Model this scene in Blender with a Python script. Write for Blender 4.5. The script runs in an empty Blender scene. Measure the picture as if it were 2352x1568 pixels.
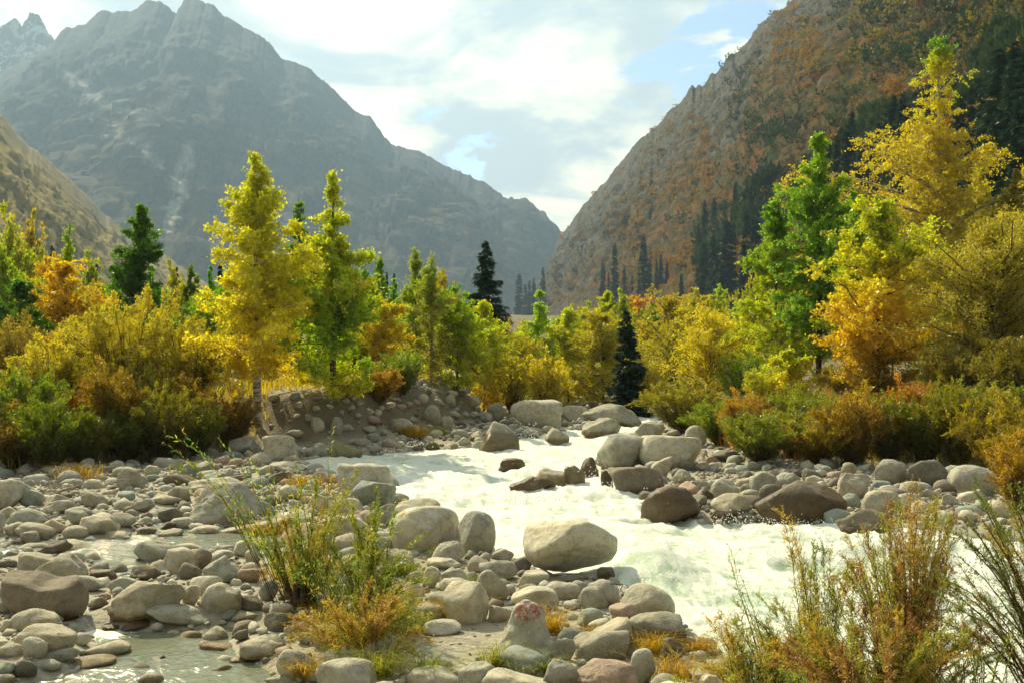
import bpy, math, random, time
import numpy as np
from mathutils import Vector
from mathutils.bvhtree import BVHTree

T0 = time.time()
SC = bpy.context.scene
COL = SC.collection
R = np.random.default_rng(7)
random.seed(7)

# ------------------------------------------------------------------ camera, sky, sun, exposure
F = 2483.0; CX = 1176.0; CY = 784.0; EYE = 3.2          # focal length in units of a 2352 px wide picture
cam_d = bpy.data.cameras.new('camera'); cam = bpy.data.objects.new('camera', cam_d); COL.objects.link(cam)
cam_d.sensor_width = 36; cam_d.lens = 36 * F / 2352
cam_d.clip_start = 0.1; cam_d.clip_end = 20000
cam.location = (0, 0, EYE); cam.rotation_euler = (math.radians(90), 0, 0)
SC.camera = cam

SUN_EL, SUN_AZ = 40.0, -32.0      # degrees; azimuth from the view direction, negative = left
W = bpy.data.worlds.new('World'); SC.world = W; W.use_nodes = True
nt = W.node_tree; nt.nodes.clear(); N = nt.nodes.new; L = nt.links.new


def math_node(nt, op, a, b=None, c=None, clamp=False):
    n = nt.nodes.new('ShaderNodeMath'); n.operation = op; n.use_clamp = clamp
    for i, v in enumerate((a, b, c)):
        if v is None: continue
        if isinstance(v, (int, float)): n.inputs[i].default_value = v
        else: nt.links.new(v, n.inputs[i])
    return n.outputs[0]


def mixcol(nt, fac, a, b, mode='MIX'):
    n = nt.nodes.new('ShaderNodeMix'); n.data_type = 'RGBA'; n.blend_type = mode; n.clamp_factor = True
    for s, v in ((n.inputs[0], fac), (n.inputs[6], a), (n.inputs[7], b)):
        if isinstance(v, (int, float)): s.default_value = v
        elif isinstance(v, tuple): s.default_value = (v[0], v[1], v[2], 1)
        else: nt.links.new(v, s)
    return n.outputs[2]


def noise(nt, vec, scale, detail=4, rough=0.55, dist=0.0, lac=2.0):
    n = nt.nodes.new('ShaderNodeTexNoise'); n.inputs['Scale'].default_value = scale
    n.inputs['Detail'].default_value = detail; n.inputs['Roughness'].default_value = rough
    n.inputs['Distortion'].default_value = dist; n.inputs['Lacunarity'].default_value = lac
    if vec is not None: nt.links.new(vec, n.inputs['Vector'])
    return n.outputs['Fac']


def ramp(nt, fac, stops, interp='LINEAR'):
    n = nt.nodes.new('ShaderNodeValToRGB'); n.color_ramp.interpolation = interp
    e = n.color_ramp.elements
    while len(e) < len(stops): e.new(0.5)
    for i, (p, c) in enumerate(stops):
        e[i].position = p
        e[i].color = (c, c, c, 1) if isinstance(c, (int, float)) else (c[0], c[1], c[2], 1)
    nt.links.new(fac, n.inputs[0])
    return n.outputs[0]


def smooth(nt, v, a, b):
    n = nt.nodes.new('ShaderNodeMapRange'); n.interpolation_type = 'SMOOTHSTEP'
    n.inputs[1].default_value = a; n.inputs[2].default_value = b
    nt.links.new(v, n.inputs[0]); return n.outputs[0]


tc = N('ShaderNodeTexCoord'); DIR = tc.outputs['Generated']
sky = N('ShaderNodeTexSky'); sky.sky_type = 'NISHITA'; sky.sun_disc = False
sky.sun_elevation = math.radians(SUN_EL); sky.sun_rotation = math.radians(SUN_AZ)
sky.altitude = 2000; sky.air_density = 1.0; sky.dust_density = 1.5
sep = N('ShaderNodeSeparateXYZ'); L(DIR, sep.inputs[0])
zz = math_node(nt, 'ADD', math_node(nt, 'MAXIMUM', sep.outputs[2], 0.0), 0.22)
cmb = N('ShaderNodeCombineXYZ')
L(math_node(nt, 'DIVIDE', sep.outputs[0], zz), cmb.inputs[0]); L(math_node(nt, 'DIVIDE', sep.outputs[1], zz), cmb.inputs[1])
cv = cmb.outputs[0]
n_big = noise(nt, cv, 1.1, 6, 0.55, 0.3)
n_fine = noise(nt, cv, 3.4, 9, 0.6, 0.35)
def bump_dir(px, py, width):
    v = Vector(((px - CX) / F, 1, (CY - py) / F)).normalized()
    d = N('ShaderNodeVectorMath'); d.operation = 'DISTANCE'; L(DIR, d.inputs[0]); d.inputs[1].default_value = v
    return smooth(nt, d.outputs['Value'], width, 0.0)
cover = math_node(nt, 'ADD', math_node(nt, 'MULTIPLY', math_node(nt, 'SUBTRACT', n_big, .5), 0.7), math_node(nt, 'ADD', math_node(nt, 'MULTIPLY', math_node(nt, 'SUBTRACT', n_fine, .5), 2.2), .62))
gaps = None
for (px, py, w, s) in ((1555, 135, 0.05, .42), (1640, 180, 0.035, .34), (1455, 150, .03, .28), (1095, 402, 0.026, .34), (2700, -900, .6, .35), (-1600, -1500, .6, .35)):
    g = math_node(nt, 'MULTIPLY', bump_dir(px, py, w), s)
    gaps = g if gaps is None else math_node(nt, 'ADD', gaps, g)
mask = smooth(nt, math_node(nt, 'SUBTRACT', cover, gaps), 0.22, 0.38)
shade = smooth(nt, math_node(nt, 'ADD', math_node(nt, 'MULTIPLY', noise(nt, cv, 2.2, 9, 0.58, .5), 0.75),
                             math_node(nt, 'MULTIPLY', noise(nt, cv, 5.5, 7, 0.6, .2), 0.25)), 0.42, 0.60)
# clouds scatter light forward: brighter round the sun
sd = Vector((math.sin(math.radians(SUN_AZ)) * math.cos(math.radians(SUN_EL)),
             math.cos(math.radians(SUN_AZ)) * math.cos(math.radians(SUN_EL)), math.sin(math.radians(SUN_EL))))
dt = N('ShaderNodeVectorMath'); dt.operation = 'DOT_PRODUCT'; L(DIR, dt.inputs[0]); dt.inputs[1].default_value = sd
fw = smooth(nt, dt.outputs['Value'], 0.0, 1.0)
CLOUD_DARK, CLOUD_LIGHT = (0.42, 0.49, 0.50), (1.0, 0.94, 0.68)
ccol = mixcol(nt, shade, CLOUD_DARK, CLOUD_LIGHT)
bgc = N('ShaderNodeBackground'); L(ccol, bgc.inputs[0])
L(math_node(nt, 'ADD', math_node(nt, 'MULTIPLY', fw, .95), 0.24), bgc.inputs[1])
bgs = N('ShaderNodeBackground'); L(sky.outputs[0], bgs.inputs[0]); bgs.inputs[1].default_value = 0.13
mx = N('ShaderNodeMixShader'); L(mask, mx.inputs[0]); L(bgs.outputs[0], mx.inputs[1]); L(bgc.outputs[0], mx.inputs[2])
wo = N('ShaderNodeOutputWorld'); L(mx.outputs[0], wo.inputs[0])
W.cycles.sampling_method = 'MANUAL'; W.cycles.sample_map_resolution = 512

sun_d = bpy.data.lights.new('sun', 'SUN'); sun_d.energy = 5.0; sun_d.angle = math.radians(0.6); sun_d.color = (1, 0.88, 0.55)
sun = bpy.data.objects.new('sun', sun_d); COL.objects.link(sun)
sun.rotation_euler = sd.to_track_quat('Z', 'Y').to_euler()
sun.location = sd * 50

SC.view_settings.view_transform = 'Standard'; SC.view_settings.look = 'None'
SC.view_settings.gamma = 1.0; SC.view_settings.use_curve_mapping = False
SC.view_settings.exposure = 0.66
SC.render.engine = 'CYCLES'
cy = SC.cycles
cy.use_denoising = True
try: cy.denoiser = 'OPENIMAGEDENOISE'
except Exception: pass
cy.max_bounces = 8; cy.diffuse_bounces = 4; cy.glossy_bounces = 2; cy.transmission_bounces = 4; cy.volume_bounces = 1
cy.use_adaptive_sampling = True; cy.adaptive_threshold = 0.03
cy.sample_clamp_indirect = 4.0
cy.caustics_reflective = False; cy.caustics_refractive = False

# ------------------------------------------------------------------ numpy noise
def _h(ix, iy, iz, s):
    n = (ix * 374761393 + iy * 668265263 + iz * 2147483647 + s * 1274126177) & 0xffffffff
    n = ((n ^ (n >> 13)) * 1274126177) & 0xffffffff
    n = ((n ^ (n >> 16)) * 2246822519) & 0xffffffff
    return ((n ^ (n >> 15)) & 0xffffff) / 16777215.0 * 2 - 1

def vn(p, s=0):
    p = np.asarray(p, float); i = np.floor(p).astype(np.int64); f = p - i; u = f * f * f * (f * (f * 6 - 15) + 10)
    r = 0
    for a in (0, 1):
        wa = u[..., 0] if a else 1 - u[..., 0]
        for b in (0, 1):
            wb = wa * (u[..., 1] if b else 1 - u[..., 1])
            for c in (0, 1):
                r = r + wb * (u[..., 2] if c else 1 - u[..., 2]) * _h(i[..., 0] + a, i[..., 1] + b, i[..., 2] + c, s)
    return r

def fbm(p, oct=4, s=0, gain=0.5, lac=2.03, ridge=False):
    p = np.asarray(p, float); a = 1.0; t = 0; w = 0
    for k in range(oct):
        v = vn(p + k * 17.31, s + k)
        if ridge: v = 1 - 2 * np.abs(v)
        t = t + a * v; w += a; a *= gain; p = p * lac
    return t / w

def P3(x, y, z=None):
    x = np.asarray(x, float); y = np.asarray(y, float)
    return np.stack([x, y, np.zeros_like(x) if z is None else np.broadcast_to(z, x.shape)], -1)

def sstep(a, b, x):
    t = np.clip((x - a) / (b - a), 0, 1); return t * t * (3 - 2 * t)

# picture point -> place (used to lay things out where they stand)
def at(px, py, z=0.0):
    d = (EYE - z) * F / (py - CY); return ((px - CX) / F * d, d)
def at_d(px, py, d):
    return ((px - CX) / F * d, d, EYE - (py - CY) / F * d)

def poly_sd(poly, x, y):                 # signed distance, positive inside
    x = np.asarray(x, float); y = np.asarray(y, float)
    d = np.full(x.shape, 1e18); ins = np.zeros(x.shape, bool); n = len(poly)
    for i in range(n):
        ax, ay = poly[i]; bx, by = poly[(i + 1) % n]
        ex, ey = bx - ax, by - ay; l2 = ex * ex + ey * ey + 1e-12
        t = np.clip(((x - ax) * ex + (y - ay) * ey) / l2, 0, 1)
        d = np.minimum(d, (x - ax - t * ex) ** 2 + (y - ay - t * ey) ** 2)
        c = (ay > y) != (by > y)
        xi = ax + (y - ay) / ((by - ay) if by != ay else 1e-12) * ex
        ins ^= c & (x < xi)
    return np.where(ins, 1, -1) * np.sqrt(d)

RIVER = [at(*p) for p in [(1540, 905), (1480, 925), (1420, 945), (1340, 985), (1200, 1010), (1100, 1030), (900, 1040), (740, 1050), (690, 1075), (760, 1100),
         (890, 1110), (905, 1160), (960, 1215), (1100, 1262), (1200, 1300), (1420, 1345), (1530, 1402), (1620, 1470), (1690, 1540), (1800, 1610), (2100, 1640), (2500, 1660),
         (3300, 1700), (3000, 1310), (2352, 1250), (2040, 1218), (1740, 1198), (1600, 1193), (1480, 1155), (1400, 1110), (1370, 1070), (1460, 1000), (1510, 965), (1600, 935), (1640, 905)]]
STREAM = [at(*p) for p in [(-150, 1250), (60, 1246), (150, 1243), (230, 1240), (300, 1232), (335, 1205), (340, 1170), (400, 1165), (430, 1210), (480, 1222), (640, 1232), (700, 1250), (640, 1268), (500, 1275),
          (460, 1300), (400, 1330), (300, 1335), (262, 1370), (240, 1405), (250, 1432), (400, 1440), (560, 1425), (640, 1440), (560, 1460), (560, 1490), (650, 1530), (700, 1640), (720, 1760), (-300, 1760), (-120, 1590), (60, 1555), (140, 1530),
          (180, 1500), (150, 1440), (175, 1415), (205, 1400), (235, 1350), (270, 1320), (200, 1285), (150, 1275), (60, 1275), (-150, 1280)]]
TERR_L = [at(*p) for p in [(-1400, 1150), (-400, 1110), (0, 1095), (250, 1080), (430, 1062), (560, 1048), (640, 1042), (760, 1038), (860, 1030), (980, 1015), (1080, 1000), (1150, 958), (1200, 935), (1330, 926), (1440, 915)]] + [(12, 90), (0, 600), (-600, 600), (-600, 30)]
TERR_R = [at(*p) for p in [(1560, 935), (1590, 1000), (1640, 1035), (1700, 1058), (1850, 1078), (2000, 1082), (2352, 1105), (3000, 1140), (4500, 1200)]] + [(400, 30), (600, 500), (12, 600), (14, 75)]

def ground_z(x, y):
    x = np.asarray(x, float); y = np.asarray(y, float)
    pxx = CX + x / np.maximum(y, 1) * F
    z = 0.10 + 0.05 * vn(P3(x * 0.5, y * 0.5), 3) + 0.02 * vn(P3(x * 2.1, y * 2.1), 4)
    z = z + 1.2 * sstep(9.0, 4.0, y)                                   # the near bank the photographer stands on
    sL = poly_sd(TERR_L, x, y); sR = poly_sd(TERR_R, x, y)
    hL = np.interp(pxx, [-500, 540, 640, 1050, 1180, 1500], [1.2, 1.3, 1.65, 1.6, 0.95, 0.6])
    wL = np.interp(pxx, [-500, 540, 640, 1050, 1180, 1500], [8, 6, 2.2, 2.2, 3, 4])
    rough = 0.35 * vn(P3(x * .55, y * .55, 5.), 8) + .12 * vn(P3(x * 1.7, y * 1.7, 5.), 9)
    tL = sstep(0, 1, np.clip((sL + rough * 1.3) / wL, 0, 1)); tR = sstep(0, 1, np.clip((sR + rough) / 6.0, 0, 1))
    z = z + hL * tL + 1.0 * tR + 0.22 * rough * (tL + tR)
    z = z + np.maximum(0, sR - 6) * 0.05 * (y < 3000)
    far = np.maximum(0, y - 60); z = z + 0.03 * np.minimum(far, 900) * sstep(0, 40, far)
    sr = poly_sd(RIVER, x, y); ss = poly_sd(STREAM, x, y)
    z = z - 0.75 * sstep(-0.25, 0.7, sr) * (1 - np.clip(tL + tR, 0, 1) * .0)
    z = z - np.where(y > 12.8, .15, .22) * sstep(-0.15, 0.35, ss)
    return z

# ------------------------------------------------------------------ mesh helpers
def mesh(name, v, faces, mat=None, smooth_=True, attrs=None, col=None):
    v = np.asarray(v, np.float32); faces = np.asarray(faces, np.int32)
    me = bpy.data.meshes.new(name); k = faces.shape[1]
    me.vertices.add(len(v)); me.vertices.foreach_set('co', v.ravel())
    me.loops.add(faces.size); me.loops.foreach_set('vertex_index', faces.ravel())
    me.polygons.add(len(faces)); me.polygons.foreach_set('loop_start', np.arange(0, faces.size, k, dtype=np.int32))
    try: me.polygons.foreach_set('loop_total', np.full(len(faces), k, np.int32))
    except Exception: pass
    me.polygons.foreach_set('use_smooth', np.full(len(faces), smooth_, bool))
    if col is not None:
        a = me.color_attributes.new('Col', 'FLOAT_COLOR', 'POINT')
        a.data.foreach_set('color', np.concatenate([np.clip(col, 0, 1), np.ones((len(v), 1))], 1).astype(np.float32).ravel())
    for n_, arr in (attrs or {}).items():
        a = me.attributes.new(n_, 'FLOAT', 'POINT'); a.data.foreach_set('value', np.asarray(arr, np.float32))
    if mat is not None: me.materials.append(mat)
    me.update(calc_edges=True)
    return me

def obj(name, me, parent=None, label=None, cat=None, group=None, kind=None, loc=None, color=None):
    o = bpy.data.objects.new(name, me); COL.objects.link(o)
    if parent is not None: o.parent = parent
    if label: o['label'] = label
    if cat: o['category'] = cat
    if group: o['group'] = group
    if kind: o['kind'] = kind
    if loc is not None: o.location = loc
    if color is not None: o.color = (*color, 1)
    return o

def grid_faces(nu, nv):
    i = np.arange((nu - 1) * (nv - 1)); a = (i // (nv - 1)) * nv + i % (nv - 1)
    return np.stack([a, a + nv, a + nv + 1, a + 1], 1)

def ico(sub):
    import bmesh
    bm = bmesh.new(); bmesh.ops.create_icosphere(bm, subdivisions=sub, radius=1)
    bm.verts.ensure_lookup_table(); v = np.array([x.co[:] for x in bm.verts]); f = np.array([[q.index for q in p.verts] for p in bm.faces]); bm.free()
    v /= np.linalg.norm(v, axis=1, keepdims=True); return v, f
ICO = {s: ico(s) for s in (1, 2, 3, 4, 5)}

def norm(a): return a / (np.linalg.norm(a, axis=-1, keepdims=True) + 1e-9)

def leaves(pos, d, ln, wd, colr, rng, curl=0.25, tri=False):
    """diamond leaves: base pos, long axis d, length ln, width wd, colour per leaf"""
    n = len(pos); d = norm(d); s = norm(np.cross(d, rng.normal(size=(n, 3)))); nn = np.cross(s, d)
    ln = np.broadcast_to(ln, n)[:, None]; wd = np.broadcast_to(wd, n)[:, None]
    if tri:
        v = np.stack([pos - s * wd * .55, pos + s * wd * .55, pos + d * ln], 1).reshape(-1, 3)
        return v, np.arange(3 * n).reshape(n, 3), np.repeat(colr, 3, 0)
    mid = pos + d * ln * 0.45
    v = np.stack([pos, mid + s * wd * .5, pos + d * ln + nn * ln * curl, mid - s * wd * .5], 1).reshape(-1, 3)
    f = np.arange(4 * n).reshape(n, 4)
    return v, f, np.repeat(colr, 4, 0)

def tubes(pl, rad, sides=4):
    """pl M,K,3 polylines, rad M,K"""
    M, K, _ = pl.shape
    t = np.gradient(pl, axis=1); t = norm(t)
    ref = np.where(np.abs(t[..., 2:3]) > .9, np.array([1., 0, 0]), np.array([0, 0, 1.]))
    u = norm(np.cross(t, ref)); w = np.cross(t, u)
    an = np.arange(sides) / sides * 2 * np.pi
    ring = u[:, :, None] * np.cos(an)[None, None, :, None] + w[:, :, None] * np.sin(an)[None, None, :, None]
    v = (pl[:, :, None] + ring * rad[:, :, None, None]).reshape(-1, 3)
    m, k, s = np.meshgrid(np.arange(M), np.arange(K - 1), np.arange(sides), indexing='ij')
    b = m * K * sides; a0 = b + k * sides + s; a1 = b + k * sides + (s + 1) % sides
    f = np.stack([a0, a1, a1 + sides, a0 + sides], -1).reshape(-1, 4)
    return v, f

def join(parts):
    vs, fs, cs, o = [], [], [], 0
    for p in parts:
        vs.append(p[0]); fs.append(p[1] + o); o += len(p[0])
        if len(p) > 2: cs.append(p[2])
    return (np.concatenate(vs), np.concatenate(fs)) + ((np.concatenate(cs),) if cs else ())

# ------------------------------------------------------------------ materials
def new_mat(name):
    m = bpy.data.materials.new(name); m.use_nodes = True; n = m.node_tree; n.nodes.clear()
    out = n.nodes.new('ShaderNodeOutputMaterial'); return m, n, out

def principled(n, col, rough=0.8, spec=0.3):
    b = n.nodes.new('ShaderNodeBsdfPrincipled')
    for k, v in (('Base Color', col), ('Roughness', rough), ('Specular IOR Level', spec)):
        if isinstance(v, tuple): b.inputs[k].default_value = (*v, 1)
        elif isinstance(v, (int, float)): b.inputs[k].default_value = v
        else: n.links.new(v, b.inputs[k])
    return b

def bump(n, b, h, strength, dist):
    x = n.nodes.new('ShaderNodeBump'); x.inputs['Strength'].default_value = strength; x.inputs['Distance'].default_value = dist
    n.links.new(h, x.inputs['Height']); n.links.new(x.outputs[0], b.inputs['Normal'])

def leaf_mat(name, trans=0.55, gloss=0.05, warm=(1.15, 1.1, 0.6)):
    m, n, out = new_mat(name)
    a = n.nodes.new('ShaderNodeAttribute'); a.attribute_name = 'Col'
    oi = n.nodes.new('ShaderNodeObjectInfo')
    c = mixcol(n, 1.0, a.outputs['Color'], oi.outputs['Color'], 'MULTIPLY')
    d = n.nodes.new('ShaderNodeBsdfDiffuse'); n.links.new(c, d.inputs[0])
    t = n.nodes.new('ShaderNodeBsdfTranslucent'); n.links.new(mixcol(n, 1.0, c, warm, 'MULTIPLY'), t.inputs[0])
    s = n.nodes.new('ShaderNodeMixShader'); s.inputs[0].default_value = trans
    n.links.new(d.outputs[0], s.inputs[1]); n.links.new(t.outputs[0], s.inputs[2])
    g = n.nodes.new('ShaderNodeBsdfGlossy'); g.inputs['Roughness'].default_value = 0.38; g.inputs[0].default_value = (1, 1, 1, 1)
    s2 = n.nodes.new('ShaderNodeMixShader'); s2.inputs[0].default_value = gloss
    n.links.new(s.outputs[0], s2.inputs[1]); n.links.new(g.outputs[0], s2.inputs[2]); n.links.new(s2.outputs[0], out.inputs[0])
    return m
M_LEAF = leaf_mat('leaf', 0.64, 0.04, (1.08, 1.12, .55))
M_NEEDLE = leaf_mat('needle', 0.25, 0.02, (1, 1, .8))
M_GRASS = leaf_mat('grass_blade', 0.5, 0.05)

def bark_mat(name, c1, c2, scale=(3, 3, 12)):
    m, n, out = new_mat(name)
    tcn = n.nodes.new('ShaderNodeTexCoord'); mp = n.nodes.new('ShaderNodeMapping'); mp.inputs['Scale'].default_value = scale
    n.links.new(tcn.outputs['Object'], mp.inputs[0])
    v = noise(n, mp.outputs[0], 1.5, 5, .65)
    b = principled(n, mixcol(n, ramp(n, v, [(.45, 0.), (.58, 1.)]), c1, c2), .85, .2); bump(n, b, v, .5, .01)
    n.links.new(b.outputs[0], out.inputs[0]); return m
M_BIRCH = bark_mat('birch_bark', (.62, .56, .46), (.16, .12, .09), (2, 2, 9))
M_BARK = bark_mat('grey_brown_bark', (.13, .09, .06), (.06, .045, .03))
M_STEM = bark_mat('reddish_stem', (.16, .075, .035), (.08, .045, .03), (9, 9, 20))
M_DRIFT = bark_mat('driftwood', (.42, .36, .28), (.22, .18, .14), (6, 6, 20))
M_DEADTREE = bark_mat('pale_bare_bark', (.38, .30, .24), (.22, .17, .13))

def rock_mat(name, wet=False, paint=False):
    m, n, out = new_mat(name)
    tcn = n.nodes.new('ShaderNodeTexCoord'); oi = n.nodes.new('ShaderNodeObjectInfo'); ge = n.nodes.new('ShaderNodeNewGeometry')
    ad = n.nodes.new('ShaderNodeVectorMath'); ad.operation = 'ADD'; n.links.new(ge.outputs['Position'], ad.inputs[0])
    sc = n.nodes.new('ShaderNodeVectorMath'); sc.operation = 'SCALE'; sc.inputs[0].default_value = (37, 11, 23); n.links.new(oi.outputs['Random'], sc.inputs['Scale'])
    n.links.new(sc.outputs[0], ad.inputs[1]); v = ad.outputs[0]
    big = noise(n, v, 1.6, 5, .6, .5); med = noise(n, v, 7, 6, .65, .3); fine = noise(n, v, 70, 3, .7)
    c = oi.outputs['Color']
    c = mixcol(n, ramp(n, big, [(.35, 0.), (.65, .55)]), c, mixcol(n, 1., c, (1.12, 1.02, .84), 'MULTIPLY'))
    c = mixcol(n, ramp(n, med, [(.36, .75), (.56, 0.)]), c, mixcol(n, 1., c, (.58, .56, .52), 'MULTIPLY'))
    c = mixcol(n, ramp(n, fine, [(.36, .5), (.5, 0.), (.62, .0), (.72, .35)]), c, mixcol(n, 1., c, (.5, .5, .5), 'MULTIPLY'))
    c = mixcol(n, ramp(n, noise(n, v, 45, 4, .7), [(.58, 0.), (.7, .35)]), c, (.55, .52, .44))
    # thin vein / crack lines
    vo = n.nodes.new('ShaderNodeTexVoronoi'); vo.feature = 'DISTANCE_TO_EDGE'; vo.inputs['Scale'].default_value = 1.3
    dv = n.nodes.new('ShaderNodeVectorMath'); dv.operation = 'ADD'; n.links.new(v, dv.inputs[0])
    nz = n.nodes.new('ShaderNodeTexNoise'); nz.inputs['Scale'].default_value = 2.5; nz.inputs['Detail'].default_value = 5; n.links.new(v, nz.inputs['Vector']); n.links.new(nz.outputs['Color'], dv.inputs[1]); n.links.new(dv.outputs[0], vo.inputs['Vector'])
    crack = math_node(n, 'MULTIPLY', ramp(n, vo.outputs['Distance'], [(.0, 1.), (.012, 0.)]), ramp(n, big, [(.54, 0.), (.66, .5)]))
    c = mixcol(n, crack, c, (.10, .09, .07))
    if paint:
        at_ = n.nodes.new('ShaderNodeAttribute'); at_.attribute_name = 'paint'
        pm = math_node(n, 'MULTIPLY', at_.outputs['Fac'], ramp(n, noise(n, tcn.outputs['Object'], 19, 8, .8), [(.48, 0.), (.51, 1.)]))
        c = mixcol(n, math_node(n, 'MULTIPLY', pm, .9), c, (.42, .075, .025))
    spz = n.nodes.new('ShaderNodeSeparateXYZ'); n.links.new(ge.outputs['Position'], spz.inputs[0])
    wob = math_node(n, 'MULTIPLY', math_node(n, 'SUBTRACT', noise(n, v, 3., 4, .6), .5), .35)
    zz_ = math_node(n, 'ADD', spz.outputs[2], wob)
    b = principled(n, c, .82, .25)
    if wet:                       # splashed by the river: soaked brown up to the splash line
        hi = .62 if wet == 2 else .22
        wf = smooth(n, zz_, hi, hi - .13)
        wc = mixcol(n, 1., c, (.50, .40, .27), 'MULTIPLY'); c2 = mixcol(n, wf, c, wc); n.links.new(c2, b.inputs['Base Color'])
        n.links.new(math_node(n, 'SUBTRACT', .82, math_node(n, 'MULTIPLY', wf, .52)), b.inputs['Roughness'])
    else:
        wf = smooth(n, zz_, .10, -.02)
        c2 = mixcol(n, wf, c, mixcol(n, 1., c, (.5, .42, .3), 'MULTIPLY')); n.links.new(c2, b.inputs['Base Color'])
    h = math_node(n, 'ADD', math_node(n, 'MULTIPLY', med, 1.0), math_node(n, 'ADD', math_node(n, 'MULTIPLY', fine, .18), math_node(n, 'MULTIPLY', crack, -.6)))
    bump(n, b, h, .75, .05)
    n.links.new(b.outputs[0], out.inputs[0]); return m
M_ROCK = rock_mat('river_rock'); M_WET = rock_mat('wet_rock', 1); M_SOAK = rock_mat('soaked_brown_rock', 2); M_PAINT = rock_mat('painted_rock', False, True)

def pebble_mat():
    m, n, out = new_mat('pebble')
    a = n.nodes.new('ShaderNodeAttribute'); a.attribute_name = 'Col'; ge = n.nodes.new('ShaderNodeNewGeometry')
    f = noise(n, ge.outputs['Position'], 22, 5, .7)
    c = mixcol(n, ramp(n, f, [(.35, .6), (.6, 0.)]), a.outputs['Color'], mixcol(n, 1., a.outputs['Color'], (.55, .52, .48), 'MULTIPLY'))
    b = principled(n, c, .8, .25); bump(n, b, f, .4, .01); n.links.new(b.outputs[0], out.inputs[0]); return m
M_PEB = pebble_mat()

def ground_mat():
    m, n, out = new_mat('ground')
    ge = n.nodes.new('ShaderNodeNewGeometry'); v = ge.outputs['Position']
    g = n.nodes.new('ShaderNodeAttribute'); g.attribute_name = 'grass'
    vo = n.nodes.new('ShaderNodeTexVoronoi'); vo.inputs['Scale'].default_value = 16; n.links.new(v, vo.inputs['Vector'])
    vo2 = n.nodes.new('ShaderNodeTexVoronoi'); vo2.inputs['Scale'].default_value = 5; n.links.new(v, vo2.inputs['Vector'])
    hs = n.nodes.new('ShaderNodeSeparateColor'); n.links.new(vo.outputs['Color'], hs.inputs[0])
    sand = mixcol(n, noise(n, v, 1.3, 6, .6), (.30, .27, .20), (.42, .38, .29))
    grav = mixcol(n, hs.outputs[0], (.20, .19, .155), (.44, .41, .34))
    sandy = ramp(n, noise(n, v, .9, 4, .55), [(.42, 0.), (.55, 1.)])
    c = mixcol(n, sandy, grav, sand)
    soil = mixcol(n, ramp(n, noise(n, v, 2.2, 7, .65), [(.35, 0.), (.65, 1.)]), (.07, .055, .022), (.16, .12, .04))
    spn = n.nodes.new('ShaderNodeSeparateXYZ'); n.links.new(ge.outputs['Normal'], spn.inputs[0])
    c = mixcol(n, smooth(n, spn.outputs[2], .93, .75), c, mixcol(n, noise(n, v, 3, 6, .7), (.13, .10, .06), (.28, .24, .17)))
    c = mixcol(n, g.outputs['Fac'], c, soil)
    b = principled(n, c, .9, .15)
    h = math_node(n, 'ADD', math_node(n, 'MULTIPLY', vo.outputs['Distance'], -.6), math_node(n, 'MULTIPLY', noise(n, v, 9, 6, .7), .8))
    bump(n, b, h, .6, .04); n.links.new(b.outputs[0], out.inputs[0]); return m
M_GROUND = ground_mat()

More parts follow.
